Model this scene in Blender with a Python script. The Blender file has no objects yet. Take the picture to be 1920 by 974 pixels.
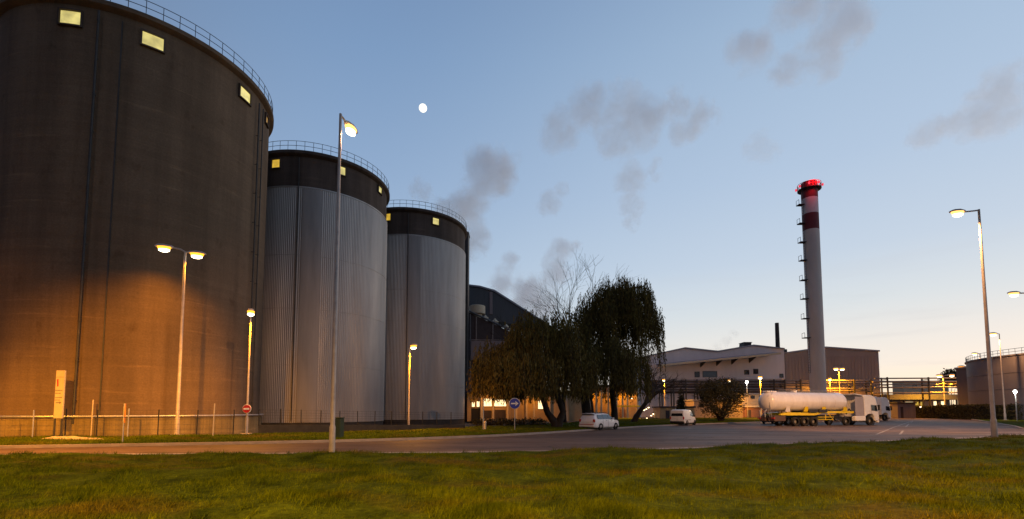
import bpy, math, random
from mathutils import Vector, Matrix
import numpy as np
R_ = math.radians
sin, cos, pi = math.sin, math.cos, math.pi
scene = bpy.context.scene
COL = scene.collection
random.seed(7)
rng = np.random.default_rng(7)

# ------------------------------------------------------------------ camera
F, TH, CY, EYE = 860.4, 0.06653, 711.6, 1.8          # focal length, tilt and lens shift of a wide corrected photograph
def ray(px, py):
    x = (px - 960) / F; y = (CY - py) / F
    return Vector((x, cos(TH) - y * sin(TH), sin(TH) + y * cos(TH)))
def G(px, py, z=0.0):                                # point of the ground level z
    d = ray(px, py); return Vector((0, 0, EYE)) + d * ((z - EYE) / d.z)
def W(px, py, Y):                                    # point at the distance Y
    d = ray(px, py); return Vector((0, 0, EYE)) + d * (Y / d.y)
cam_d = bpy.data.cameras.new('camera'); cam = bpy.data.objects.new('camera', cam_d); COL.objects.link(cam)
cam_d.sensor_width = 36; cam_d.lens = F / 1920 * 36
cam_d.shift_y = (CY - 487) / 1920
cam_d.clip_start = .05; cam_d.clip_end = 6000
cam.location = (0, 0, EYE); cam.rotation_euler = (pi / 2 + TH, 0, 0)
scene.camera = cam

# ------------------------------------------------------------------ object helpers
def tag(o, label=None, cat=None, group=None, kind=None):
    if label: o['label'] = label
    if cat: o['category'] = cat
    if group: o['group'] = group
    if kind: o['kind'] = kind
    return o
def thing(name, label, cat, loc=(0, 0, 0), rz=0, group=None):
    o = bpy.data.objects.new(name, None); COL.objects.link(o); o.empty_display_size = .3
    o.location = loc; o.rotation_euler = (0, 0, rz)
    return tag(o, label, cat, group)
def copy_tree(o, parent=None):
    c = o.copy(); COL.objects.link(c); c.parent = parent
    for ch in list(o.children): copy_tree(ch, c)
    return c

class MB:
    """collects shapes and links them as one mesh object"""
    def __init__(s): s.v = []; s.f = []
    def add(s, vs, fs):
        n = len(s.v); s.v += [tuple(p) for p in vs]; s.f += [tuple(n + i for i in f) for f in fs]; return s
    def box(s, a, b, rz=0, c=None):
        x0, y0, z0 = a; x1, y1, z1 = b
        vs = [Vector(p) for p in ((x0,y0,z0),(x1,y0,z0),(x1,y1,z0),(x0,y1,z0),(x0,y0,z1),(x1,y0,z1),(x1,y1,z1),(x0,y1,z1))]
        return s.add(vs, [(3,2,1,0),(4,5,6,7),(0,1,5,4),(1,2,6,5),(2,3,7,6),(3,0,4,7)])
    def bev(s, a, b, r=.03):
        """box with chamfered edges"""
        x0, y0, z0 = a; x1, y1, z1 = b; vs = []
        for z, i in ((z0, r), (z0 + r, 0), (z1 - r, 0), (z1, r)):
            q = r
            pts = [(x0+q,y0),(x1-q,y0),(x1,y0+q),(x1,y1-q),(x1-q,y1),(x0+q,y1),(x0,y1-q),(x0,y0+q)]
            cx, cy = (x0+x1)/2, (y0+y1)/2
            sx = 1 - 2*i/max(x1-x0, 1e-6); sy = 1 - 2*i/max(y1-y0, 1e-6)
            vs += [(cx+(x-cx)*sx, cy+(y-cy)*sy, z) for x, y in pts]
        fs = [tuple(range(7, -1, -1)), tuple(range(24, 32))]
        for k in range(3):
            for j in range(8):
                fs.append((k*8+j, k*8+(j+1)%8, (k+1)*8+(j+1)%8, (k+1)*8+j))
        return s.add(vs, fs)
    def tube(s, pts, rad, n=8, cap=True):
        pts = [Vector(p) for p in pts]
        if not hasattr(rad, '__len__'): rad = [rad] * len(pts)
        vs = []; fs = []
        up = None
        for i, p in enumerate(pts):
            a = pts[max(i-1, 0)]; b = pts[min(i+1, len(pts)-1)]
            d = (b - a); d = d.normalized() if d.length > 1e-9 else Vector((0, 0, 1))
            if up is None:
                up = Vector((1, 0, 0)) if abs(d.z) > .8 else Vector((0, 0, 1))
            x = (up - d * up.dot(d)); x = x.normalized() if x.length > 1e-6 else d.orthogonal().normalized()
            y = d.cross(x); up = x
            vs += [p + (x * cos(2*pi*k/n) + y * sin(2*pi*k/n)) * rad[i] for k in range(n)]
        for i in range(len(pts)-1):
            for k in range(n): fs.append((i*n+k, i*n+(k+1)%n, (i+1)*n+(k+1)%n, (i+1)*n+k))
        if cap: fs += [tuple(range(n-1, -1, -1)), tuple((len(pts)-1)*n + k for k in range(n))]
        return s.add(vs, fs)
    def lathe(s, prof, n=32, c=(0, 0, 0), axis='z', a0=0, a1=2*pi, cap=False):
        full = abs(a1 - a0 - 2*pi) < 1e-6
        m = n if full else n + 1
        vs = []; fs = []
        for r, z in prof:
            for k in range(m):
                t = a0 + (a1 - a0) * k / n
                p = (r*cos(t), r*sin(t), z)
                if axis == 'y': p = (p[0], p[2], -p[1])
                if axis == 'x': p = (p[2], p[0], p[1])
                vs.append((c[0]+p[0], c[1]+p[1], c[2]+p[2]))
        for i in range(len(prof)-1):
            for k in range(n):
                k2 = (k+1) % m
                fs.append((i*m+k, i*m+k2, (i+1)*m+k2, (i+1)*m+k))
        if cap: fs += [tuple(range(m-1, -1, -1)), tuple((len(prof)-1)*m+k for k in range(m))]
        return s.add(vs, fs)
    def prism(s, poly, d):
        """polygon (3d points) pushed along the vector d"""
        n = len(poly); poly = [Vector(p) for p in poly]; d = Vector(d)
        fs = [tuple(range(n-1, -1, -1)), tuple(range(n, 2*n))] + [(i, (i+1)%n, n+(i+1)%n, n+i) for i in range(n)]
        return s.add(poly + [p + d for p in poly], fs)
    def quad(s, *p): return s.add(p, [tuple(range(len(p)))])
    def xform(s, m):
        s.v = [tuple(m @ Vector(p)) for p in s.v]; return s
    def build(s, name, mat, parent=None, smooth=False, angle=40):
        me = bpy.data.meshes.new(name); me.from_pydata(s.v, [], s.f); me.update()
        if mat: me.materials.append(mat)
        if smooth:
            me.polygons.foreach_set('use_smooth', [True]*len(me.polygons)); me.set_sharp_from_angle(angle=R_(angle))
        o = bpy.data.objects.new(name, me); COL.objects.link(o)
        if parent: o.parent = parent
        return o
def np_mesh(name, v, quads, mat, parent=None):
    """a mesh straight from numpy arrays, all faces with the same number of corners"""
    me = bpy.data.meshes.new(name); k = quads.shape[1]
    me.vertices.add(len(v)); me.vertices.foreach_set('co', v.astype(np.float32).ravel())
    me.loops.add(quads.size); me.loops.foreach_set('vertex_index', quads.astype(np.int32).ravel())
    me.polygons.add(len(quads)); me.polygons.foreach_set('loop_start', np.arange(0, quads.size, k, dtype=np.int32))
    me.update(calc_edges=True); me.validate()
    me.materials.append(mat)
    o = bpy.data.objects.new(name, me); COL.objects.link(o)
    if parent: o.parent = parent
    return o

# ------------------------------------------------------------------ materials
def new_mat(name):
    m = bpy.data.materials.new(name); m.use_nodes = True
    return m, m.node_tree, m.node_tree.nodes['Principled BSDF']
def mat(name, col, rough=.6, metal=0., var=.25, scale=1.5, col2=None, bump=0., bscale=None, stretch=(1, 1, 1), spec=.4, world=False, coat=0., detail=5):
    m, nt, b = new_mat(name); L = nt.links
    tc = nt.nodes.new('ShaderNodeTexCoord'); mp = nt.nodes.new('ShaderNodeMapping'); mp.inputs['Scale'].default_value = stretch
    if world:
        g = nt.nodes.new('ShaderNodeNewGeometry'); L.new(g.outputs['Position'], mp.inputs['Vector'])
    else: L.new(tc.outputs['Object'], mp.inputs['Vector'])
    n = nt.nodes.new('ShaderNodeTexNoise'); n.inputs['Scale'].default_value = scale; n.inputs['Detail'].default_value = detail; n.inputs['Roughness'].default_value = .65
    L.new(mp.outputs[0], n.inputs['Vector'])
    r = nt.nodes.new('ShaderNodeValToRGB'); r.color_ramp.elements[0].position = .3; r.color_ramp.elements[1].position = .7
    c2 = col2 or tuple(min(1, c*(1+var)) for c in col)
    c1 = col if col2 else tuple(c*(1-var) for c in col)
    r.color_ramp.elements[0].color = (*c1, 1); r.color_ramp.elements[1].color = (*c2, 1)
    L.new(n.outputs['Fac'], r.inputs['Fac']); L.new(r.outputs[0], b.inputs['Base Color'])
    b.inputs['Roughness'].default_value = rough; b.inputs['Metallic'].default_value = metal; b.inputs['Specular IOR Level'].default_value = spec
    b.inputs['Coat Weight'].default_value = coat
    if bump:
        bn = nt.nodes.new('ShaderNodeBump'); bn.inputs['Strength'].default_value = bump; bn.inputs['Distance'].default_value = .05
        n2 = nt.nodes.new('ShaderNodeTexNoise'); n2.inputs['Scale'].default_value = bscale or scale*6; n2.inputs['Detail'].default_value = 6
        L.new(mp.outputs[0], n2.inputs['Vector']); L.new(n2.outputs['Fac'], bn.inputs['Height']); L.new(bn.outputs[0], b.inputs['Normal'])
    return m
def emis(name, col, s, sample=False):
    m, nt, b = new_mat(name)
    b.inputs['Base Color'].default_value = (*[c*.5 for c in col], 1)
    b.inputs['Emission Color'].default_value = (*col, 1); b.inputs['Emission Strength'].default_value = s
    m.cycles.emission_sampling = 'AUTO' if sample else 'NONE'
    return m
def lit_window(name, col, s):
    """a lit window whose glass is uneven: a shade, brighter and dimmer patches"""
    m, nt, b = new_mat(name); L = nt.links
    tc = nt.nodes.new('ShaderNodeTexCoord'); n = nt.nodes.new('ShaderNodeTexNoise'); n.inputs['Scale'].default_value = 1.3
    L.new(tc.outputs['Object'], n.inputs['Vector'])
    r = nt.nodes.new('ShaderNodeMapRange'); r.inputs[1].default_value = .3; r.inputs[2].default_value = .7; r.inputs[3].default_value = s*.6; r.inputs[4].default_value = s*1.25
    L.new(n.outputs['Fac'], r.inputs[0]); L.new(r.outputs[0], b.inputs['Emission Strength'])
    b.inputs['Emission Color'].default_value = (*col, 1); b.inputs['Base Color'].default_value = (.2, .18, .12, 1); b.inputs['Roughness'].default_value = .2
    m.cycles.emission_sampling = 'NONE'
    return m
M = {}
def concrete_mat(name, c1, c2, dark):
    """poured concrete: pour rings, vertical streaks, blotches"""
    m, nt, b = new_mat(name); L = nt.links
    tc = nt.nodes.new('ShaderNodeTexCoord')
    def noise(stretch, sc, det=5):
        mp = nt.nodes.new('ShaderNodeMapping'); mp.inputs['Scale'].default_value = stretch; L.new(tc.outputs['Object'], mp.inputs['Vector'])
        n = nt.nodes.new('ShaderNodeTexNoise'); n.inputs['Scale'].default_value = sc; n.inputs['Detail'].default_value = det; n.inputs['Roughness'].default_value = .6
        L.new(mp.outputs[0], n.inputs['Vector']); return n.outputs['Fac']
    def ramp(f, a, bb, ca, cb):
        r = nt.nodes.new('ShaderNodeValToRGB'); r.color_ramp.elements[0].position = a; r.color_ramp.elements[1].position = bb
        r.color_ramp.elements[0].color = (*ca, 1); r.color_ramp.elements[1].color = (*cb, 1); L.new(f, r.inputs['Fac']); return r.outputs[0]
    def mul(a, bb, fac=1):
        x = nt.nodes.new('ShaderNodeMixRGB'); x.blend_type = 'MULTIPLY'; x.inputs[0].default_value = fac; L.new(a, x.inputs[1]); L.new(bb, x.inputs[2]); return x.outputs[0]
    base = ramp(noise((.3, .3, .12), 1.2), .35, .7, c1, c2)
    streak = ramp(noise((.7, .7, .035), 1.3), .35, .6, (dark,)*3, (1, 1, 1))
    rings = ramp(noise((.05, .05, 1.6), 1.5, 3), .4, .62, (1, 1, 1), (1.0-.10,)*3)
    grain = ramp(noise((1, 1, 1), 9), .3, .7, (.85,)*3, (1.1,)*3)
    scuff = ramp(noise((.16, .16, 2.2), 1.1, 6), .60, .72, (1, 1, 1), (1.35, 1.33, 1.28))
    spots = ramp(noise((.5, .5, .35), 1.7, 7), .60, .74, (1, 1, 1), (.70, .66, .62))
    L.new(mul(mul(mul(mul(mul(base, streak), rings), grain), scuff), spots), b.inputs['Base Color'])
    b.inputs['Roughness'].default_value = .85; b.inputs['Specular IOR Level'].default_value = .25
    bn = nt.nodes.new('ShaderNodeBump'); bn.inputs['Strength'].default_value = .35; bn.inputs['Distance'].default_value = .03
    L.new(noise((1, 1, 2.5), 5, 7), bn.inputs['Height']); L.new(bn.outputs[0], b.inputs['Normal'])
    return m
M['silo_concrete'] = concrete_mat('dark concrete', (.128, .086, .055), (.165, .113, .073), .76)
M['silo_band'] = concrete_mat('sooty concrete band', (.075, .055, .046), (.11, .082, .068), .6)
M['plinth'] = concrete_mat('pale stained plinth', (.19, .145, .07), (.28, .215, .11), .45)
M['dark_plinth'] = mat('dark damp plinth', (.03, .027, .024), .8, var=.4)
M['cladding'] = mat('ribbed zinc sheet', (.36, .335, .32), .5, .55, var=.16, scale=.8, stretch=(1, 1, .12), bump=.05)
M['cladding_dull'] = mat('dull zinc sheet', (.34, .32, .31), .5, .5, var=.2, scale=.8, stretch=(1, 1, .12))
M['galv'] = mat('galvanised steel', (.42, .42, .43), .45, .6, var=.2, scale=3)
M['pole'] = mat('weathered lamp pole', (.38, .335, .32), .55, .2, var=.2, scale=3)
M['dark_steel'] = mat('dark steel', (.04, .037, .036), .65, .1, var=.3)
M['black'] = mat('black', (.012, .012, .013), .6, var=.3)
M['rail'] = mat('grey rail paint', (.10, .12, .15), .5, .2)
M['white'] = mat('white paint', (.78, .77, .75), .35, var=.05, coat=.3)
M['tank_white'] = mat('white tank paint', (.66, .62, .60), .18, col2=(.82, .79, .77), coat=.5, scale=1.1, stretch=(1.2, 1, .22), detail=7)
M['cab_white'] = mat('white cab paint', (.70, .68, .66), .3, col2=(.80, .79, .78), scale=2.2, coat=.4)
M['cab_grey'] = mat('grey purple panel', (.32, .29, .31), .5, var=.1)
M['yellow'] = mat('yellow paint', (.75, .55, .01), .4, var=.12)
M['tyre'] = mat('tyre rubber', (.02, .019, .018), .85, var=.3)
M['rim'] = mat('wheel rim', (.42, .41, .39), .4, .5, var=.15)
M['glass'] = mat('dark glass', (.012, .015, .02), .06, var=.1, spec=.7)
M['sky_glass'] = mat('reflecting glass', (.05, .07, .09), .05, .3, var=.1, spec=.9)
M['red_lens'] = mat('red lens', (.45, .03, .02), .25)
M['red'] = mat('red paint', (.5, .02, .02), .4, var=.1)
M['blue'] = mat('blue sign face', (.03, .05, .35), .4, var=.08)
M['sign_white'] = mat('white sign face', (.75, .74, .7), .4, var=.05)
M['sign_grey'] = mat('sign lettering grey', (.12, .10, .10), .5)
M['orange'] = mat('orange plate', (.6, .2, .02), .5)
M['green_box'] = mat('dark green cabinet', (.015, .03, .018), .5, var=.2)
def asphalt_mat():
    m, nt, b = new_mat('asphalt'); L = nt.links
    g = nt.nodes.new('ShaderNodeNewGeometry')
    def mapped(st):
        mp = nt.nodes.new('ShaderNodeMapping'); mp.inputs['Scale'].default_value = st; mp.inputs['Rotation'].default_value = (0, 0, .35); L.new(g.outputs['Position'], mp.inputs[0]); return mp.outputs[0]
    def noise(sc, det=5, st=(1, 1, 1)):
        n = nt.nodes.new('ShaderNodeTexNoise'); n.inputs['Scale'].default_value = sc; n.inputs['Detail'].default_value = det; L.new(mapped(st), n.inputs['Vector']); return n.outputs['Fac']
    def rmp(f, a, bb, ca, cb):
        r = nt.nodes.new('ShaderNodeValToRGB'); r.color_ramp.elements[0].position = a; r.color_ramp.elements[1].position = bb; r.color_ramp.elements[0].color = (*ca, 1); r.color_ramp.elements[1].color = (*cb, 1); L.new(f, r.inputs[0]); return r.outputs[0]
    def mul(a, bb):
        x = nt.nodes.new('ShaderNodeMixRGB'); x.blend_type = 'MULTIPLY'; x.inputs[0].default_value = 1; L.new(a, x.inputs[1]); L.new(bb, x.inputs[2]); return x.outputs[0]
    c = rmp(noise(.30, 4, (.25, 1.5, 1)), .38, .62, (.082, .052, .036), (.155, .098, .066))
    c = mul(c, rmp(noise(.9, 6), .3, .75, (.72,)*3, (1.15,)*3)); c = mul(c, rmp(noise(30, 2), .3, .7, (.8,)*3, (1.2,)*3))
    v = nt.nodes.new('ShaderNodeTexVoronoi'); v.feature = 'DISTANCE_TO_EDGE'; v.inputs['Scale'].default_value = .22
    w = nt.nodes.new('ShaderNodeTexNoise'); w.inputs['Scale'].default_value = .8; w.inputs['Detail'].default_value = 5; L.new(g.outputs['Position'], w.inputs['Vector'])
    ad = nt.nodes.new('ShaderNodeVectorMath'); ad.operation = 'ADD'; sc = nt.nodes.new('ShaderNodeVectorMath'); sc.operation = 'SCALE'; sc.inputs['Scale'].default_value = 1.6; L.new(w.outputs['Color'], sc.inputs[0]); L.new(sc.outputs[0], ad.inputs[0]); L.new(mapped((.5, 1.2, 1)), ad.inputs[1]); L.new(ad.outputs[0], v.inputs['Vector'])
    c = mul(c, rmp(v.outputs['Distance'], .004, .012, (.45,)*3, (1, 1, 1)))
    L.new(c, b.inputs['Base Color']); b.inputs['Specular IOR Level'].default_value = .25
    rr = nt.nodes.new('ShaderNodeMapRange'); rr.inputs[3].default_value = .45; rr.inputs[4].default_value = .8; L.new(noise(.5, 4, (.3, 1, 1)), rr.inputs[0]); L.new(rr.outputs[0], b.inputs['Roughness'])
    bn = nt.nodes.new('ShaderNodeBump'); bn.inputs['Strength'].default_value = .3; bn.inputs['Distance'].default_value = .02; L.new(noise(45, 3), bn.inputs['Height']); L.new(bn.outputs[0], b.inputs['Normal'])
    return m
M['asphalt'] = asphalt_mat()
M['yard'] = mat('yard earth', (.05, .045, .035), .9, col2=(.09, .075, .055), scale=.2, world=True)
M['paint_line'] = mat('worn road paint', (.35, .33, .32), .7, col2=(.10, .088, .083), scale=2.2, world=True)
M['kerb'] = mat('kerb concrete', (.24, .21, .19), .85, col2=(.36, .31, .28), scale=1.5, bump=.2, world=True)
def grass_mat(name, c1, c2, dry, bump=0):
    m, nt, b = new_mat(name); L = nt.links
    g = nt.nodes.new('ShaderNodeNewGeometry')
    def noise(sc, det=4, st=(1, 1, 1)):
        mp = nt.nodes.new('ShaderNodeMapping'); mp.inputs['Scale'].default_value = st; L.new(g.outputs['Position'], mp.inputs[0])
        n = nt.nodes.new('ShaderNodeTexNoise'); n.inputs['Scale'].default_value = sc; n.inputs['Detail'].default_value = det; L.new(mp.outputs[0], n.inputs['Vector']); return n.outputs['Fac']
    def rmp(f, a, bb, ca, cb):
        r = nt.nodes.new('ShaderNodeValToRGB'); r.color_ramp.elements[0].position = a; r.color_ramp.elements[1].position = bb; r.color_ramp.elements[0].color = (*ca, 1); r.color_ramp.elements[1].color = (*cb, 1); L.new(f, r.inputs[0]); return r.outputs[0]
    x = nt.nodes.new('ShaderNodeMixRGB'); L.new(rmp(noise(.45, 5, (.5, 1, 1)), .52, .66, (0, 0, 0), (.8, .8, .8)), x.inputs[0]); L.new(rmp(noise(1.1), .35, .65, c1, c2), x.inputs[1]); x.inputs[2].default_value = (*dry, 1)
    y = nt.nodes.new('ShaderNodeMixRGB'); y.blend_type = 'MULTIPLY'; y.inputs[0].default_value = 1; L.new(x.outputs[0], y.inputs[1]); L.new(rmp(noise(9, 3), .3, .7, (.6,)*3, (1.25,)*3), y.inputs[2])
    L.new(y.outputs[0], b.inputs['Base Color']); b.inputs['Roughness'].default_value = .9; b.inputs['Specular IOR Level'].default_value = .03
    if bump:
        bn = nt.nodes.new('ShaderNodeBump'); bn.inputs['Strength'].default_value = bump; bn.inputs['Distance'].default_value = .06; L.new(noise(11, 6), bn.inputs['Height']); L.new(bn.outputs[0], b.inputs['Normal'])
    return m
M['turf'] = grass_mat('turf', (.026, .040, .002), (.062, .086, .004), (.078, .058, .010), .6)
M['blade'] = grass_mat('grass blades', (.050, .074, .002), (.120, .152, .004), (.145, .112, .014))
M['bark'] = mat('bark', (.026, .019, .014), .9, var=.4, scale=6, bump=.6, stretch=(1, 1, .3))
M['willow_leaf'] = mat('willow leaves', (.065, .050, .010), .8, col2=(.17, .125, .028), scale=.7, spec=.15)
M['bush_leaf'] = mat('bush leaves', (.03, .03, .014), .8, col2=(.08, .07, .03), scale=1.2, spec=.2)
M['hall_white'] = mat('pale sheet wall', (.62, .57, .58), .6, var=.08, scale=.5, stretch=(1, 1, .2))
M['hall_grey'] = mat('brown grey sheet wall', (.26, .215, .20), .7, var=.08, scale=.4, stretch=(1, 1, .2))
M['hall_roof'] = mat('grey roof sheet', (.26, .26, .30), .6, var=.15, scale=.4)
M['maroon'] = mat('dark maroon cladding', (.05, .038, .04), .7, var=.2)
M['panel'] = mat('mauve grey panel', (.22, .18, .185), .65, var=.12, stretch=(2, 2, .1))
M['gallery'] = mat('blue grey gallery sheet', (.075, .085, .095), .45, .3, var=.15, stretch=(2, 2, .2))
M['ochre'] = mat('ochre render', (.42, .30, .17), .85, var=.18, scale=.6)
M['cream'] = mat('cream wall', (.5, .42, .3), .8, var=.1)
M['brickred'] = mat('red brown wall', (.24, .12, .085), .85, var=.15)
M['pipe'] = mat('lagged pipe', (.2, .18, .18), .5, .3, var=.2)
M['chimney'] = mat('chimney concrete', (.64, .56, .50), .8, var=.14, scale=.25, stretch=(1, 1, .3))
M['chimney_red'] = mat('chimney red band', (.15, .022, .028), .7, var=.15)
M['chimney_white'] = mat('chimney white band', (.60, .56, .56), .7, var=.08)
M['tank_wall'] = mat('slate tank wall', (.13, .115, .135), .6, .2, var=.15, scale=.3, stretch=(1, 1, .3))
M['sand'] = mat('pale sand', (.36, .29, .2), .95, var=.2, scale=3, bump=.4)
M['water'] = mat('puddle water', (.02, .02, .02), .04, var=.1, spec=.9)
M['win_yellow'] = lit_window('lit window yellow', (1, .62, .06), .68)
M['win_pale'] = lit_window('lit window pale', (1, .84, .27), .72)
M['win_bright'] = emis('bright lit window', (1, .80, .42), 1.7)
M['win_dim'] = lit_window('dim lit window', (1, .55, .15), .6)
M['lens_orange'] = emis('sodium lens', (1, .38, .03), 2.4)
M['lens_warm'] = emis('warm lens', (1, .48, .12), 2.6)
M['bulb_hot'] = emis('hot bulb', (1, .85, .55), 8)
M['lens_white'] = emis('white lens', (1, .95, .85), 26)
M['lens_small'] = emis('small warm bulb', (1, .72, .4), 8)
M['red_light'] = emis('red obstruction light', (1, .05, .09), .9, True)
M['moonlit'] = emis('moon face', (1, .96, .84), 1.25)

# ------------------------------------------------------------------ sky and sun
SUN_AZ = R_(50)                                       # to the right of the view, just above the horizon
wd = bpy.data.worlds.new('World'); scene.world = wd; wd.use_nodes = True
nt = wd.node_tree; L = nt.links; bg = nt.nodes['Background']
sky = nt.nodes.new('ShaderNodeTexSky'); sky.sky_type = 'NISHITA'; sky.sun_disc = False
sky.sun_elevation = R_(1.5); sky.sun_rotation = SUN_AZ; sky.air_density = 1.0; sky.dust_density = 1.0
tc = nt.nodes.new('ShaderNodeTexCoord'); sep = nt.nodes.new('ShaderNodeSeparateXYZ'); L.new(tc.outputs['Generated'], sep.inputs[0])
def ramp(stops):
    r = nt.nodes.new('ShaderNodeValToRGB'); e = r.color_ramp.elements
    while len(e) < len(stops): e.new(.5)
    for k, (p, c) in enumerate(stops): e[k].position = p; e[k].color = (*[((v/255+.055)/1.055)**2.4 for v in c], 1)
    L.new(sep.outputs['Z'], r.inputs[0]); return r.outputs[0]
sunward = ramp([(0, (255, 234, 190)), (.04, (254, 240, 214)), (.08, (245, 237, 226)), (.13, (235, 233, 229)), (.19, (218, 226, 231)), (.28, (198, 213, 230)), (.42, (182, 202, 226)), (.62, (168, 192, 218)), (1, (110, 140, 180))])
side = ramp([(0, (226, 220, 214)), (.06, (222, 224, 226)), (.15, (196, 211, 225)), (.3, (164, 189, 216)), (.45, (145, 172, 206)), (.62, (126, 156, 194)), (1, (80, 106, 150))])
back = ramp([(0, (106, 96, 102)), (.12, (104, 98, 111)), (.3, (94, 97, 115)), (.6, (86, 96, 121)), (1, (76, 92, 130))])
dot = nt.nodes.new('ShaderNodeVectorMath'); dot.operation = 'DOT_PRODUCT'; L.new(tc.outputs['Generated'], dot.inputs[0]); dot.inputs[1].default_value = (sin(SUN_AZ), cos(SUN_AZ), 0)
def mr(a, b):
    n = nt.nodes.new('ShaderNodeMapRange'); n.interpolation_type = 'SMOOTHSTEP'; n.inputs[1].default_value = a; n.inputs[2].default_value = b; L.new(dot.outputs['Value'], n.inputs[0]); return n.outputs[0]
def mix(f, a, b, mode='MIX'):
    n = nt.nodes.new('ShaderNodeMixRGB'); n.blend_type = mode
    if isinstance(f, float): n.inputs[0].default_value = f
    else: L.new(f, n.inputs[0])
    L.new(a, n.inputs[1]); L.new(b, n.inputs[2]); return n.outputs[0]
c = mix(mr(-.55, .3), back, side); c = mix(mr(.25, 1.0), c, sunward)
# thin streaks of cloud low in the west
mp = nt.nodes.new('ShaderNodeMapping'); mp.inputs['Scale'].default_value = (1.6, 1.6, 16); L.new(tc.outputs['Generated'], mp.inputs[0])
ns = nt.nodes.new('ShaderNodeTexNoise'); ns.inputs['Scale'].default_value = 2.4; ns.inputs['Detail'].default_value = 6; L.new(mp.outputs[0], ns.inputs['Vector'])
st = nt.nodes.new('ShaderNodeMapRange'); st.inputs[1].default_value = .53; st.inputs[2].default_value = .75; st.inputs[4].default_value = .5; L.new(ns.outputs['Fac'], st.inputs[0])
lowz = nt.nodes.new('ShaderNodeMapRange'); lowz.inputs[1].default_value = .02; lowz.inputs[2].default_value = .30; lowz.inputs[3].default_value = 1; lowz.inputs[4].default_value = 0; L.new(sep.outputs['Z'], lowz.inputs[0])
mu = nt.nodes.new('ShaderNodeMath'); mu.operation = 'MULTIPLY'; L.new(st.outputs[0], mu.inputs[0]); L.new(lowz.outputs[0], mu.inputs[1])
grey = nt.nodes.new('ShaderNodeRGB'); grey.outputs[0].default_value = (.55, .56, .60, 1)
c = mix(mu.outputs[0], c, grey.outputs[0])
scl = nt.nodes.new('ShaderNodeVectorMath'); scl.operation = 'SCALE'; L.new(c, scl.inputs[0]); scl.inputs['Scale'].default_value = 8.6
L.new(mix(.05, scl.outputs[0], sky.outputs[0]), bg.inputs['Color'])
bg.inputs['Strength'].default_value = .12
sun_d = bpy.data.lights.new('sun', 'SUN'); sun = bpy.data.objects.new('sun', sun_d); COL.objects.link(sun)
sun_d.energy = .5; sun_d.angle = R_(12); sun_d.color = (1, .72, .45)
sun.rotation_euler = Vector((-sin(SUN_AZ)*cos(R_(3)), -cos(SUN_AZ)*cos(R_(3)), -sin(R_(3)))).to_track_quat('-Z', 'Y').to_euler()

# ------------------------------------------------------------------ ground
def smooth(a, b, x):
    t = min(1, max(0, (x-a)/(b-a))); return t*t*(3-2*t)
def interp(pts, x):
    if x <= pts[0][0]: return pts[0][1] + (x-pts[0][0])*(pts[1][1]-pts[0][1])/(pts[1][0]-pts[0][0])
    for (a, b), (c_, d) in zip(pts, pts[1:]):
        if x <= c_: return b + (d-b)*(x-a)/(c_-a)
    (a, b), (c_, d) = pts[-2:]; return d + (x-c_)*(d-b)/(c_-a)
S1, S2, S3, SR, SH = Vector((-31.6, 38.5, 0)), Vector((-24.3, 56.4, 0)), Vector((-15.6, 70.5, 0)), 8.53, 29.95
def ground_z(x, y):
    d = min((Vector((x, y, 0)) - s).length for s in (S1, S2, S3))
    return -.03 - .42*smooth(16, 10.5, d)
xs = [-3000, -800, -300, -120, -80] + [-70 + 2*i for i in range(46)] + [40, 80, 160, 400, 1000, 3000]
ys = [-3000, -500, -100, -20, 0, 10] + [14 + 2*i for i in range(40)] + [110, 150, 250, 500, 1000, 3000]
mb = MB(); mb.v = [(x, y, ground_z(x, y)) for y in ys for x in xs]; n = len(xs)
mb.f = [(j*n+i, j*n+i+1, (j+1)*n+i+1, (j+1)*n+i) for j in range(len(ys)-1) for i in range(n-1)]
tag(mb.build('ground', M['yard'], smooth=True), kind='structure')

LAWN = [(-90, 3), (-60, 9), (-34, 15.6), (-19.6, 17.9), (-7.2, 18.5), (.9, 19.2), (8.3, 21.0), (15.2, 24.0), (22.6, 26.4), (30.2, 29.2), (36.8, 33), (60, 43), (110, 56)]
KERB = [(-90, 5), (-60, 13), (-24, 21.5), (-9.4, 25.4), (-.7, 31), (6, 39), (13.5, 48.4), (24, 57.5), (37.6, 67), (60, 84), (80, 97), (120, 128)]
def dens(pts, step):
    out = []
    for (a, b), (c_, d) in zip(pts, pts[1:]):
        k = max(1, int(math.hypot(c_-a, d-b)/step))
        out += [(a+(c_-a)*i/k, b+(d-b)*i/k) for i in range(k)]
    return out + [pts[-1]]
def round_line(pts, it=3):
    for _ in range(it):
        q = [pts[0]]
        for (a, b), (c_, d) in zip(pts, pts[1:]): q += [(a*.75+c_*.25, b*.75+d*.25), (a*.25+c_*.75, b*.25+d*.75)]
        pts = q + [pts[-1]]
    return pts
lawn_line = round_line(LAWN, 2); kerb_line = round_line(KERB, 2)
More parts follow.
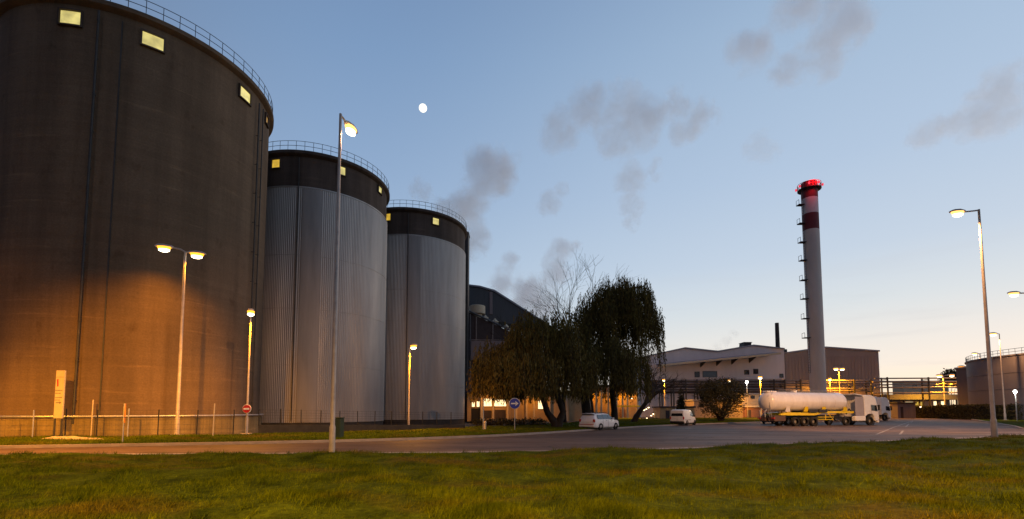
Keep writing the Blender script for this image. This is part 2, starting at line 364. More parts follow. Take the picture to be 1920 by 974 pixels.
# the road: everything between the two lawns
rb = MB(); up = [(x, interp(KERB, x)+1) for x in [p[0] for p in kerb_line]]
poly = [(x, y-.5) for x, y in lawn_line] + [(260, 90), (260, 200)] + list(reversed([(x, y+.6) for x, y in kerb_line]))
import mathutils
rb.v = [(x, y, 0) for x, y in poly]
rb.f = [tuple(t) for t in mathutils.geometry.tessellate_polygon([[Vector((x, y, 0)) for x, y in poly]])]
road = tag(rb.build('road', M['asphalt']), kind='structure')
def strip(line, off0, off1, z0, z1, name, m, step=.8):
    """a kerb: a low block that follows a line"""
    b = MB(); pts = dens(line, step); N = len(pts)
    for i, (x, y) in enumerate(pts):
        a = pts[max(i-1, 0)]; c_ = pts[min(i+1, N-1)]
        d = Vector((c_[0]-a[0], c_[1]-a[1])).normalized(); nx, ny = -d.y, d.x
        for o, z in ((off0, z0), (off0, z1), (off1, z1), (off1, z0)): b.v.append((x+nx*o, y+ny*o, z))
    for i in range(N-1):
        for k in range(3): b.f.append((i*4+k, (i+1)*4+k, (i+1)*4+k+1, i*4+k+1))
    return tag(b.build(name, m), kind='structure')
strip(kerb_line, 0, .18, -.05, .135, 'kerb', M['kerb'])
strip(lawn_line, -.12, .55, -.05, .05, 'kerb', M['kerb'])

# bumpy lawn in front
_hr = np.random.default_rng(3); _W = [(2*pi/_hr.uniform(.7, 2.6), _hr.uniform(0, 2*pi), _hr.uniform(0, 6)) for _ in range(12)]
def bumps(x, y):
    z = 0*x
    for k_, a_, p_ in _W: z = z + .30/k_*.12*np.sin(k_*(x*cos(a_)+y*sin(a_))+p_+.7*np.sin(.6*y+a_))
    return z
def hill_np(x, y):
    e = np.interp(x, lx, ly)
    s_ = lambda a, b, t: (lambda q: q*q*(3-2*q))(np.clip((t-a)/(b-a), 0, 1))
    z = .12 + .05*np.sin(x*.55+y*.3) + .04*np.sin(x*1.3-y*.9+1) + .03*np.sin(x*.23+y*1.7) + bumps(x, y)
    z = z + .20*s_(8, 30, x)*s_(0, 6, e-y)
    return np.maximum(.05, z*np.minimum(1, (e-y)/1.2+.5)), e
lx = np.array([p[0] for p in lawn_line]); ly = np.array([p[1] for p in lawn_line])
lb = MB(); xs = np.array([-90+1.5*i for i in range(34)] + [-38.5+.3*i for i in range(300)] + [52+2*i for i in range(25)])
rows = [0, .1, .2, .3, .38, .44] + list(np.linspace(.47, 1, 110))
for t_ in rows:
    ye = np.interp(xs, lx, ly); y = -25 + (ye+25)*t_; z, _ = hill_np(xs, y)
    lb.v += [tuple(p) for p in np.stack([xs, y, z], 1)]
n = len(xs); lb.f = [(j*n+i, j*n+i+1, (j+1)*n+i+1, (j+1)*n+i) for j in range(len(rows)-1) for i in range(n-1)]
tag(lb.build('lawn', M['turf'], smooth=True, angle=180), kind='structure')
# verge by the silos and the trees
BACK = [(-90, 14), (-60, 20), (-31, 29.2), (-22, 31.0), (-18.3, 33), (-17.9, 35.2), (-4.2, 46.8), (2, 52), (9, 64), (22, 86), (40, 102), (72, 108), (120, 132)]
vb = MB(); xs = [-90 + 1.0*i for i in range(211)]
def verge_z(x, y):
    e = interp(kerb_line, x); return .13 + (.03*sin(x*.9+y*.5) + .03*sin(x*.37-y*.8))*smooth(0, 1.5, y-e)
N = 16
for j in range(N+1):
    for x in xs:
        a = interp(kerb_line, x)+.14; b_ = interp(BACK, x); y = a+(b_-a)*j/N; vb.v.append((x, y, verge_z(x, y) if j else .128))
for x in xs: vb.v.append((x, interp(BACK, x)+.25, -.5))
n = len(xs); vb.f = [(j*n+i, j*n+i+1, (j+1)*n+i+1, (j+1)*n+i) for j in range(N+1) for i in range(n-1)]
tag(vb.build('grass_verge', M['turf'], smooth=True, angle=60), kind='structure')
# the grass island to the right of the road
ISL = [(47.5, 42.8), (53, 48.5), (60.5, 57), (78, 77), (95, 96.5), (100, 101), (140, 101), (140, 66), (80, 52), (58, 44.8)]
ib = MB().prism([(x, y, -.05) for x, y in ISL], (0, 0, .17)); tag(ib.build('grass_island', M['turf']), kind='structure')
strip([(58, 44.8), (47.5, 42.8), (53, 48.5), (60.5, 57), (78, 77), (95, 96.5)], 0, .2, -.05, .14, 'kerb', M['kerb'])

# painted lines on the road
def line_mark(pts, w, name='lane_marking'):
    b = MB()
    for (a, c_) in zip(pts, pts[1:]):
        a = Vector(a); c_ = Vector(c_); d = (c_-a).normalized(); nn = Vector((-d.y, d.x, 0))*w/2
        b.quad(a-nn, c_-nn, c_+nn, a+nn)
    return tag(b.build(name, M['paint_line']), kind='structure')
for a, b_ in (((1430, 817.5), (1484, 818)), ((1508, 818), (1560, 817.5)), ((1580, 817.5), (1636, 816.5)), ((1652, 816.2), (1700, 814.5))):
    line_mark([G(*a, .004), G(*b_, .004)], .13)
line_mark([G(1643, 815, .004), G(1672, 803, .004), G(1712, 789, .004)], .14)
for a, b_ in (((1687, 815.5), (1693, 808)), ((1698, 801), (1704, 795.5)), ((1708, 792.5), (1712, 789.8))): line_mark([G(*a, .004), G(*b_, .004)], .14)
patch = [G(1752, 785.5, .004), G(1800, 805, .004), G(1786, 808, .004), G(1745, 787, .004)]

# grass blades: nobody could count them
def blades(name, pts, h0, h1, w, m, lean=.5, mul=1):
    n = len(pts); a = rng.uniform(0, 2*pi, n); h = rng.uniform(h0, h1, n)*mul; ww = w*rng.uniform(.6, 1.3, n)
    dx, dy = np.cos(a), np.sin(a); b = rng.uniform(0, 2*pi, n); l = h*lean*rng.uniform(.2, 1, n)
    v = np.empty((n, 3, 3))
    v[:, 0] = pts - np.stack([dx*ww, dy*ww, np.full(n, .01)], 1); v[:, 1] = pts + np.stack([dx*ww, dy*ww, np.full(n, -.01)], 1)
    v[:, 2] = pts + np.stack([np.cos(b)*l + .25*h, np.sin(b)*l, h], 1)
    o = np_mesh(name, v.reshape(-1, 3), np.arange(n*3).reshape(n, 3), m); return tag(o, kind='stuff')
N = 420000
Y = 5.5 + 29*rng.random(N)**1.5; X = (rng.random(N)*2-1)*1.3*Y + rng.normal(0, .3, N)
Z, E_ = hill_np(X, Y); k = (Y < E_-.02); X, Y, Z = X[k], Y[k], Z[k]
cl = np.clip(.5+bumps(X*.8+3, Y*.8)/.06+.25*np.sin(X*.7+np.sin(Y*.9)*2), 0, 1)          # the lawn grows in clumps
k = rng.random(len(X)) < .25+.75*cl; X, Y, Z = X[k], Y[k], Z[k]; cl = cl[k]
tag(blades('grass', np.stack([X, Y, Z], 1), .035, .09, .006, M['blade'], .9, .5+cl), 'short green grass covering the bumpy lawn in front', 'grass')
hgt = 2600; X = rng.uniform(-24, 36, hgt); Y = 5.5+rng.random(hgt)**1.2*26; Z, E_ = hill_np(X, Y); k = Y < E_-.1
T = np.stack([X, Y, Z], 1)[k]; T = np.repeat(T, 14, 0) + np.concatenate([rng.normal(0, .05, (len(T)*14, 2)), np.zeros((len(T)*14, 1))], 1)
tag(blades('grass', T, .08, .20, .009, M['blade'], 1.1), 'taller tufts of grass scattered over the lawn in front', 'grass')
kx = np.array([p[0] for p in kerb_line]); ky = np.array([p[1] for p in kerb_line]); bx = np.array([p[0] for p in BACK]); by = np.array([p[1] for p in BACK])
N = 90000; X = rng.uniform(-34, 40, N); a = np.interp(X, kx, ky); b_ = np.interp(X, bx, by); Y = a+.25+(b_-a-.3)*rng.random(N)**1.6
Z = .13 + .03*np.sin(X*.9+Y*.5) + .03*np.sin(X*.37-Y*.8)
tag(blades('grass', np.stack([X, Y, Z-.01], 1), .05, .15, .014, M['blade'], .8), 'grass on the verge between the road and the silos', 'grass')

# ------------------------------------------------------------------ silos
def cyl_hit(C, R, px, py):
    """angle and height where the sight line meets the round wall"""
    d = ray(px, py); o = Vector((-C.x, -C.y)); a = d.x**2+d.y**2; b = o.x*d.x+o.y*d.y; c_ = o.length_squared-R*R
    t = (-b-math.sqrt(max(b*b-a*c_, 0)))/a
    return math.atan2(o.y+d.y*t, o.x+d.x*t), EYE+d.z*t
def arc_box(mb, R0, R1, a0, a1, z0, z1, n=6):
    vs = []; 
    for i in range(n+1):
        t = a0+(a1-a0)*i/n
        for r, z in ((R0, z0), (R1, z0), (R1, z1), (R0, z1)): vs.append((r*cos(t), r*sin(t), z))
    fs = [(3, 2, 1, 0), tuple(n*4+k for k in range(4))]
    for i in range(n):
        for k in range(4): fs.append((i*4+k, i*4+(k+1)%4, (i+1)*4+(k+1)%4, (i+1)*4+k))
    mb.add(vs, fs)
def ring_wall(mb, R, z0, z1, a_from, a_to, n=96, th=.0):
    mb.lathe([(R, z0), (R, z1)], n, a0=a_from, a1=a_to)
def silo(C, label, windows, pipes, band_z=None, seams=(), zb=-.5, plinth=None, SR=SR):
    t = thing('storage_silo', label, 'silo', C, 0, 'storage silos standing in a row')
    Rw = SR-.38; zt = SH-.55
    low = band_z if band_z else zt
    # openings are covered by framed panes set proud of the wall
    b = MB().lathe([(Rw, low if band_z else zb), (Rw, zt)], 144); b.build('wall', M['silo_band'] if band_z else M['silo_concrete'], t, True)
    MB().lathe([(Rw-.05, zt-.05), (SR-.08, zt+.12), (SR, zt+.2), (SR, SH-.06), (SR-.05, SH), (SR-.35, SH), (.01, SH+1.2)], 144).build('roof', M['silo_band'] if band_z else M['silo_concrete'], t, True, 30)
    if band_z:
        n = 260; b = MB(); prof = [zb+.9, band_z]
        vs = []
        for z in prof:
            for i in range(n*4):
                k = i % 4; r = Rw+.10+(.035 if k in (1, 2) else 0); a = 2*pi*(i+(.25 if k in (0, 2) else -.25)*0)/(n*4); vs.append((r*cos(a), r*sin(a), z))
        m_ = n*4; b.add(vs, [(i, (i+1) % m_, m_+(i+1) % m_, m_+i) for i in range(m_)])
        lip = MB().lathe([(Rw, band_z+.06), (Rw+.16, band_z+.02), (Rw+.16, band_z-.12), (Rw+.1, band_z-.14)], 144)
        b.build('cladding', M['cladding'], t); lip.build('flashing', M['cladding_dull'], t, True, 30)
        MB().lathe([(Rw+.06, zb-.2), (Rw+.06, zb+.9), (Rw-.1, zb+.9)], 144).build('plinth', M['dark_plinth'], t, True, 30)
        sb = MB()
        for z in seams: sb.lathe([(Rw+.13, z-.02), (Rw+.155, z-.015), (Rw+.155, z+.015), (Rw+.13, z+.02)], 144)
        sb.build('sheet_joint', M['cladding_dull'], t)
    else:
        pz = plinth
        MB().lathe([(Rw+.25, zb-.2), (Rw+.25, pz-.06), (Rw+.2, pz), (Rw-.05, pz)], 144).build('plinth', M['plinth'], t, True, 30)
        MB().lathe([(Rw+.36+.07*cos(q*pi/4), pz+.12+.07*sin(q*pi/4)) for q in range(9)], 144).build('base_pipe', M['galv'], t, True)
    # railing on the rim
    rb = MB(); Rr = SR-.12; npost = 60
    for i in range(npost):
        a = 2*pi*i/npost; rb.tube([(Rr*cos(a), Rr*sin(a), SH-.1), (Rr*cos(a), Rr*sin(a), SH+1.02)], .025, 5)
    for z in (SH+.5, SH+1.02):
        rb.lathe([(Rr+.024*cos(q*pi/3), z+.024*sin(q*pi/3)) for q in range(7)], 120)
    rb.build('railing', M['rail'], t)
    for (px, py, w, h, mk) in windows:
        a, z = cyl_hit(C, Rw, px, py); da = w/2/Rw
        fr = MB()
        arc_box(fr, Rw-.05, Rw+.15, a-da-.1/Rw, a-da, z-h/2-.1, z+h/2+.1, 2); arc_box(fr, Rw-.05, Rw+.15, a+da, a+da+.1/Rw, z-h/2-.1, z+h/2+.1, 2)
        arc_box(fr, Rw-.05, Rw+.17, a-da, a+da, z+h/2, z+h/2+.1, 4); arc_box(fr, Rw-.05, Rw+.18, a-da, a+da, z-h/2-.1, z-h/2, 4)
        f = fr.build('window', M['silo_band'], t)
        p = MB(); arc_box(p, Rw-.04, Rw+.02, a-da, a+da, z-h/2, z+h/2, 4); p.build('pane', M[mk], f)
    for (px, py, rad, z0, z1, m) in pipes:
        a, _ = cyl_hit(C, Rw, px, py); r = Rw+rad+.16; b = MB()
        b.tube([(r*cos(a), r*sin(a), z0), (r*cos(a), r*sin(a), z1)], rad, 10)
        z = z0+1.5
        while z < z1-.5: b.tube([((Rw-.02)*cos(a), (Rw-.02)*sin(a), z), (r*cos(a), r*sin(a), z)], rad*.5, 5); b.lathe([(rad*1.25, z-.04), (rad*1.25, z+.04)], 10, (r*cos(a), r*sin(a), 0)); z += 2.6
        b.build('downpipe', M[m], t, True)
    return t
SR1 = 9.5
s1 = silo(S1, 'largest dark concrete silo at the left with lit windows under its rim', [(133, 35, 1.25, 1.0, 'win_pale'), (287, 79, 1.2, 1.0, 'win_pale'), (459, 179, 1.2, .95, 'win_pale'), (499, 226, .8, .8, 'win_dim')],
          [(165, 400, .07, .9, SH-.8, 'dark_steel'), (470, 500, .06, .9, SH-1.2, 'dark_steel'), (478, 500, .05, .9, SH-1.2, 'dark_steel')], None, (), -.45, 1.25, SR=SR1)
# the raised strip between two joints of the big silo
a0, _ = cyl_hit(S1, SR1-.38, 172, 400); a1, _ = cyl_hit(S1, SR1-.38, 208, 400); b = MB(); arc_box(b, SR1-.45, SR1-.30, a0, a1, 1.25, SH-1.0, 6); b.build('stair_shaft', M['silo_concrete'], s1)
a0, _ = cyl_hit(S1, SR1-.38, 209, 400); b = MB(); arc_box(b, SR1-.42, SR1-.285, a0-.035/SR1, a0+.035/SR1, 1.25, SH-1.0, 2); b.build('panel_joint', M['dark_steel'], s1)
_, z2 = cyl_hit(S2, SR-.3, 560, 350); _, z3 = cyl_hit(S3, SR-.3, 780, 441)
s2 = silo(S2, 'middle silo with dark top band and ribbed zinc cladding behind the tall lamp post', [(518, 308, .95, .95, 'win_yellow'), (640, 321, .85, .95, 'win_pale'), (712, 357, .85, .8, 'win_pale')], [(556, 500, .05, .6, SH-.8, 'dark_steel')], z2, (6.6, 12.6, 18.4), -.45)
s3 = silo(S3, 'farthest of the three silos, zinc clad, beside the conveyor gallery', [(728, 408, .75, 1.0, 'win_yellow'), (817, 416, .95, .95, 'win_pale')], [(763, 600, .05, .6, SH-.8, 'dark_steel')], z3, (5.2, 9.6, 14.0, 18.4), -.45)
for C, t, p0, p1, z in ((S2, s2, 561, 598, z2), (S3, s3, 765, 787, z3)):
    a0, _ = cyl_hit(C, SR-.3, p0, 600); a1, _ = cyl_hit(C, SR-.3, p1, 600); b = MB(); arc_box(b, SR-.33, SR-.19, a0, a1, .5, z-.2, 8); b.build('flat_sheet', mat('dull flat sheet', (.27, .255, .25), .6, .3, var=.2, scale=.8, stretch=(1, 1, .1)), t)
a, _ = cyl_hit(S3, SR, 850, 420); MB().tube([(SR*.9*cos(a), SR*.9*sin(a), SH), (SR*.9*cos(a), SR*.9*sin(a), SH+2.6)], [.03, .015], 5).build('lightning_rod', M['rail'], s3)

# ------------------------------------------------------------------ fences
def fence(name, label, pts, h, spacing, zfun, pale=()):
    t = thing(name, label, 'fence', (pts[0][0], pts[0][1], 0), 0, 'wire fences before the silos'); o = Vector((pts[0][0], pts[0][1], 0))
    line = []; 
    for (a, b) in zip(pts, pts[1:]):
        a = Vector((a[0], a[1], 0)); b = Vector((b[0], b[1], 0)); k = max(1, round((b-a).length/spacing)); line += [a+(b-a)*i/k for i in range(k)]
    line.append(Vector((pts[-1][0], pts[-1][1], 0)))
    for i, p in enumerate(line):
        q = p-o; z = zfun(p.x, p.y); lean = random.uniform(-.03, .03)
        MB().tube([(q.x, q.y, z-.1), (q.x+lean, q.y, z+h+random.uniform(-.05, .06))], .035, 6).build('post', M['galv'] if i in pale else M['black'], t)
    wb = MB()
    for zz in np.linspace(.08, h-.05, 6):
        wb.tube([(p.x-o.x, p.y-o.y, zfun(p.x, p.y)+zz) for p in line], .006, 4)
    for a, b in zip(line, line[1:]):
        k = max(2, int((b-a).length/.3))
        for i in range(k):
            q = a+(b-a)*i/k-o; z = zfun(a.x, a.y); wb.tube([(q.x, q.y, z+.05), (q.x, q.y, z+h-.03)], .0045, 3, False)
    wb.build('wire_mesh', M['dark_steel'], t)
    return t
FL = [(-38, 26.3), (-29.5, 28.4), (-22.8, 29.7), (-19.1, 31.6)]
fence('wire_fence', 'wire fence on dark posts in front of the largest silo', FL, 1.7, 1.9, lambda x, y: .13, (5, 8))
wa, wb_ = G(485, 813, .13), G(872, 803, .13)
wn = (wb_-wa).normalized(); wd_ = Vector((-wn.y, wn.x, 0))*.22
def wall_top(x, y): return .74 + (.42-.74)*max(0, min(1, (x-wa.x)/(wb_.x-wa.x)))
lw = MB(); P = [wa, wb_]
lw.add([(wa.x, wa.y, -.5), (wb_.x, wb_.y, -.5), (wb_.x+wd_.x, wb_.y+wd_.y, -.5), (wa.x+wd_.x, wa.y+wd_.y, -.5), (wa.x, wa.y, .74), (wb_.x, wb_.y, .42), (wb_.x+wd_.x, wb_.y+wd_.y, .42), (wa.x+wd_.x, wa.y+wd_.y, .74)],
       [(3, 2, 1, 0), (4, 5, 6, 7), (0, 1, 5, 4), (1, 2, 6, 5), (2, 3, 7, 6), (3, 0, 4, 7)])
tag(lw.build('retaining_wall', M['dark_plinth']), 'low dark retaining wall under the fence of the two clad silos', 'wall')
off = wd_*.5
fence('wire_fence', 'wire fence on top of the low dark wall before the clad silos', [(wa.x+off.x, wa.y+off.y), (wb_.x+off.x, wb_.y+off.y)], 1.12, 1.35, wall_top)

# ------------------------------------------------------------------ street lamps
def spot(parent, loc, energy, col, angle=140, blend=.6, radius=.15, name='lamp_light'):
    d = bpy.data.lights.new(name, 'SPOT'); d.energy = energy; d.color = col; d.spot_size = R_(angle); d.spot_blend = blend; d.shadow_soft_size = radius
    o = bpy.data.objects.new(name, d); COL.objects.link(o); o.parent = parent; o.location = loc; return o
SOD = (1, .36, .008); WARM = (1, .48, .17); COOL = (1, .93, .8)
def lamp(label, base, H, heads, r0=.10, r1=.05, lens='lens_orange', energy=0, col=SOD, angle=135, blend=.6, size=1., aim=None, aim_energy=0, group=None, name='street_lamp', pole='pole', plate=True):
    """heads: (dx, dy, dz) of each lantern from the pole top"""
    t = thing(name, label, 'street lamp', base, 0, group or 'street lamps along the road and the yard')
    MB().tube([(0, 0, -.2), (0, 0, .02), (0, 0, 1.1), (0, 0, 1.2), (0, 0, H)], [r0*1.35, r0*1.35, r0*1.3, r0, r1], 12).build('pole', M[pole], t, True)
    if plate: MB().bev((-.28, -.28, -.1), (.28, .28, .05), .03).build('base_plate', M['kerb'], t)
    for (dx, dy, dz) in heads:
        d = Vector((dx, dy, 0)); ln = d.length; u = d.normalized() if ln > .01 else Vector((0, -1, 0)); v = Vector((-u.y, u.x, 0))
        e = Vector((dx, dy, H+dz))
        MB().tube([(0, 0, H-.05), (u.x*ln*.25, u.y*ln*.25, H+dz*.6), (e.x-u.x*.25*size, e.y-u.y*.25*size, H+dz)], r1*.8, 8).build('arm', M[pole], t, True)
        m = Matrix(((u.x, v.x, 0, e.x), (u.y, v.y, 0, e.y), (0, 0, 1, e.z), (0, 0, 0, 1))) @ Matrix.Scale(size, 4)
        hb = MB(); prof = [(-.34, .06, .05), (-.25, .10, .09), (.0, .16, .13), (.25, .15, .11), (.38, .08, .05)]
        for x, w, h in prof: hb.v += [(x, -w, 0), (x, -w*.8, h*.8), (x, 0, h), (x, w*.8, h*.8), (x, w, 0)]
        for i in range(4):
            for k in range(5): hb.f.append((i*5+k, (i+1)*5+k, (i+1)*5+(k+1) % 5, i*5+(k+1) % 5))
        hb.f += [(0, 1, 2, 3, 4), (24, 23, 22, 21, 20)]
        f = hb.xform(m).build('lantern', M['pole'], t, True)
        lb = MB().lathe([(.001, -.16), (.09, -.14), (.15, -.08), (.17, 0.0)], 14, (0, 0, 0)); lb.xform(m @ Matrix.Diagonal((1.7, 1, 1, 1)) @ Matrix.Translation((.02, 0, 0)))
        lb.build('lens', M[lens], f, True)
        bb = MB().lathe([(.001, -.23), (.08, -.225), (.145, -.175), (.15, -.12)], 12).xform(m @ Matrix.Diagonal((1.5, 1, 1, 1)) @ Matrix.Translation((.02, 0, 0))); bb.build('bulb', M['bulb_hot'], f, True)
        if energy: spot(t, e+Vector((0, 0, -.24*size-.12)), energy, col, angle, blend, .1)
        if aim: d = (Vector(aim)-t.location-e).normalized(); o_ = spot(t, e+d*.35*size+Vector((0, 0, -.36*size)), aim_energy, col, 88, 1, .1); o_.rotation_euler = d.to_track_quat('-Z', 'Y').to_euler()  # second beam added to the lantern to brighten the clad silos and the tanker
    return t
def lamp_px(label, bpx, zb, tpx, hpx, **k):
    """the foot from the ground point in the photo, the height from the pole top, the lanterns beside it"""
    b = G(bpx[0], bpx[1], zb); top = W(tpx[0], tpx[1], b.y); H = top.z-zb
    return lamp(label, b, H, [((h[0]-tpx[0])/F*b.y, h[2] if len(h) > 2 else 0, (tpx[1]-h[1])/F*b.y) for h in hpx], **k)
lamp_px('tall grey lamp post at the edge of the lawn before the middle silo', (622, 857), .05, (636, 214), [(642, 218, .75)], r0=.085, r1=.05, lens='lens_warm', energy=2500, col=WARM, angle=165, size=1.15, aim=(-17, 52, -3), aim_energy=11000)
lamp_px('lamp post with two lanterns in front of the largest silo', (331, 816), .13, (347, 472), [(314, 466, -.3), (364, 474, .2)], r0=.11, r1=.07, energy=1300, angle=150, size=1.5, blend=1)
lamp_px('single orange lamp behind the no entry sign by the largest silo', (462, 814), .13, (467, 590), [(476, 588, -.6)], r0=.07, r1=.05, energy=5500, angle=150, blend=1, size=1.4)
lamp_px('single orange lamp in front of the farthest silo', (766, 805), .13, (767, 652), [(776, 650, -.5)], r0=.07, r1=.05, energy=6000, angle=160, blend=1, size=1.4)
lamp_px('tall lamp post at the right edge of the lawn with its arm to the left', (1865, 822), .1, (1836, 393), [(1796, 398, 0)], r0=.115, r1=.06, lens='lens_warm', energy=4500, col=WARM, angle=160, size=1.3, aim=(36, 52, .5), aim_energy=26000)
lamp_px('tall slim lamp post on the grass island just right of the parking sign', (1885, 788), .12, (1873, 626), [(1862, 626, 0)], r0=.12, r1=.06, lens='lens_warm', energy=5000, col=WARM, size=1.8)
lamp_px('lamp post rising behind the parking sign before the round tank', (1845, 783), .12, (1838, 663), [(1829, 663, 0)], r0=.12, r1=.06, lens='lens_warm', energy=4000, col=WARM, size=1.8)
lamp_px('orange lamp post where the round tank meets the pipe bridge', (1821, 784), .1, (1814, 690), [(1803, 688, 0)], r0=.12, r1=.08, energy=16000, angle=160, size=2.2)
lamp_px('orange lamp post in front of the hedge under the pipe bridge', (1773, 783), 0, (1769, 706), [(1763, 704, 0), (1789, 703, .5)], r0=.12, r1=.08, energy=16000, angle=160, size=2.2)
lamp_px('orange lamp above the white van', (1247, 784), .1, (1246, 714), [(1244, 712, -.4)], r0=.09, r1=.06, energy=7000, angle=160, size=1.9)
lamp_px('orange lamp rising behind the big dark bush', (1370, 783), .1, (1370, 716), [(1368, 713, -.4)], r0=.09, r1=.06, energy=5000, angle=160, size=1.9)
lamp_px('orange lamp to the left of the tanker', (1428, 785), .1, (1424, 709), [(1422, 707, -.4)], r0=.09, r1=.06, energy=13000, angle=165, size=2.2)
lamp_px('short orange lamp just right of the chimney foot', (1559, 783), 0, (1558, 713), [(1556, 711, -.4)], r0=.09, r1=.06, energy=5000, angle=165, size=1.8)
lamp_px('twin orange lamp in front of the brown grey hall', (1577, 783), 0, (1576, 693), [(1570, 691, -.2), (1583, 691, .2)], r0=.10, r1=.07, energy=11000, angle=165, size=2.2)
# a post just outside the picture, its lantern reaching in
bj = Vector((47.5, 38.8, .0)); tj = W(1925, 550, 38.8)
lamp('lamp lantern reaching in at the right edge of the picture', bj, tj.z, [((1916-960)/F*38.8-47.5, 0, 0)], r0=.12, r1=.07, lens='lens_warm', energy=3500, col=WARM, angle=155, size=1.4)
# unseen lamps added behind and left of the view to warm lawn, road and silo
lamp('added orange lamp, unseen, on the lawn behind the viewpoint', (-9, -5, .1), 10.5, [(.6, 1.2, 0)], r0=.1, r1=.06, col=(1, .46, .02), energy=23000, angle=165, size=1.5)
lamp('added orange lamp, unseen, on the lawn to the right behind the viewpoint', (15, -3, .1), 10.5, [(-.4, 1.2, 0)], r0=.1, r1=.06, col=(1, .46, .02), energy=23000, angle=165, size=1.5)
lamp('added orange lamp, unseen, at the kerb left of the view', (-33, 17.2, .1), 9.0, [(.6, 2.2, 0)], r0=.1, r1=.06, energy=20000, angle=160, blend=1, size=1.5)
lamp('added orange lamp, unseen, on the near lawn edge just left of the view', (-21.5, 15.2, .1), 9.5, [(.8, 1.8, 0)], r0=.1, r1=.06, energy=9000, angle=140, blend=1, size=1.5)
def wash(label, base, h, aim, energy, angle, col=SOD):  # floodlight added out of view to spread orange light over the largest silo
    t = thing('floodlight', label, 'floodlight', base); base = Vector(base); d = (Vector(aim)-base-Vector((0, 0, h))).normalized()
    MB().tube([(0, 0, -.2), (0, 0, h+.1)], [.1, .07], 10).build('pole', M['pole'], t, True)
    m = Matrix.Translation((0, 0, h+.3)) @ d.to_track_quat('-Z', 'Y').to_matrix().to_4x4()
    f = MB().lathe([(.001, .3), (.22, .27), (.36, .0), (.36, -.05), (.32, -.05)], 20).xform(m).build('housing', M['dark_steel'], t, True); MB().lathe([(.32, -.03), (.001, -.04)], 20).xform(m).build('lens', M['lens_orange'], f)
    o = spot(t, Vector((0, 0, h+.3))+d*.2, energy, col, angle, 1, .2); o.rotation_euler = d.to_track_quat('-Z', 'Y').to_euler(); return t
wash('added orange floodlight, unseen, on the near kerb aimed at the largest silo', (-17.5, 13.2, .1), 7.5, (-26.2, 30.5, 2.4), 30000, 52)
wash('added orange floodlight, unseen, further left aimed at the foot of the largest silo', (-27.5, 13.2, .1), 7.5, (-37, 29, 1.5), 3800, 84)
def flood(label, px, py, Y, zb, energy):
    p = W(px, py, Y); t = thing('floodlight', label, 'floodlight', (p.x, p.y, zb))
    h = p.z-zb
    MB().tube([(0, 0, -.1), (0, 0, h+.1)], .07, 8).build('pole', M['galv'], t, True)
    f = MB().lathe([(.001, .24), (.2, .22), (.32, .02), (.32, 0), (.28, 0)], 18, (0, 0, h), 'y').xform(Matrix.Translation((0, -.02, 0))).build('housing', M['dark_steel'], t)
    MB().lathe([(.29, .03), (.2, -.03), (.001, -.05)], 18, (0, 0, h), 'y').xform(Matrix.Translation((0, -.04, 0))).build('lens', M['lens_white'], f)
    o = spot(t, (0, -.5, h), energy, COOL, 150); o.rotation_euler = (R_(65), 0, 0)
flood('white floodlight between the orange lamps of the pale hall', 1400, 717, 98, 0, 900)
flood('white floodlight above the hedge by the round tank', 1903, 735, 71, .1, 900)

# ------------------------------------------------------------------ signs and small things by the fence
def flat_sign(b, w, h, z0, th=.04): return MB().bev((-w/2, -th/2, z0), (w/2, th/2, z0+h), .012)
b = G(107, 821, .13); t = thing('totem_sign', 'tall narrow pale sign with an arrow in front of the largest silo', 'sign', b, R_(-4))
zt = W(107, 695, b.y).z-.13; zl = W(107, 785, b.y).z-.13
flat_sign(b, .56, zt-zl, zl, .10).build('panel', mat('weathered tan sign face', (.42, .35, .25), .6, var=.15), t)
for s in (-.22, .22): MB().bev((s-.04, -.04, -.1), (s+.04, .04, zl+.05), .01).build('leg', M['dark_steel'], t)
MB().box((-.27, -.054, zt-.42), (.27, -.051, zt-.40)).build('header_line', M['sign_grey'], t)
MB().prism([(-.20, -.052, zt-.55), (-.10, -.052, zt-.52), (-.07, -.052, zt-.95), (-.15, -.052, zt-1.0)], (0, -.003, 0)).build('emblem', M['red'], t)
tb = MB()
for i, (z, w) in enumerate(((1.25, .42), (1.42, .36), (1.68, .44), (1.83, .3))):
    x = -.24
    while x < -.24+w: l = random.uniform(.03, .07); tb.box((x, -.054, zt-z), (min(x+l, .26), -.051, zt-z+.055)); x += l+.02
tb.build('lettering', M['sign_grey'], t)
za = zl+.95
MB().box((-.18, -.054, za-.025), (.08, -.051, za+.025)).prism([(.06, -.052, za-.09), (.2, -.052, za), (.06, -.052, za+.09)], (0, -.003, 0)).build('arrow', M['sign_grey'], t)

def round_sign(name, label, px, yc, bpy_, rad, face, bar, rz=0, zb=.13, rim='sign_white'):
    b = G(px, bpy_, zb); t = thing(name, label, 'road sign', b, rz); z = W(px, yc, b.y).z-zb
    MB().tube([(0, .05, -.2), (0, .05, z+rad*.8)], .03, 8).build('post', M['galv'], t, True)
    MB().lathe([(.001, .015), (rad, .015), (rad, -.015), (rad-.03, -.018), (rad-.03, -.016), (.001, -.016)], 28, (0, 0, z), 'y').build('rim', M[rim], t)
    MB().lathe([(rad-.035, -.014), (rad-.035, .02), (.001, .02)], 28, (0, 0, z), 'y').xform(Matrix.Translation((0, -.04, 0))).build('face', M[face], t)
    return t, z
t, z = round_sign('no_entry_sign', 'round red no entry sign with a white bar', 461, 767, 815, .30, 'red', None, 0)
MB().box((-.2, -.066, z-.055), (.2, -.058, z+.055)).build('bar', M['sign_white'], t)
t, z = round_sign('direction_sign', 'round blue sign with a white arrow in front of the left willow', 965, 757, 807, .46, 'blue', None, 0)
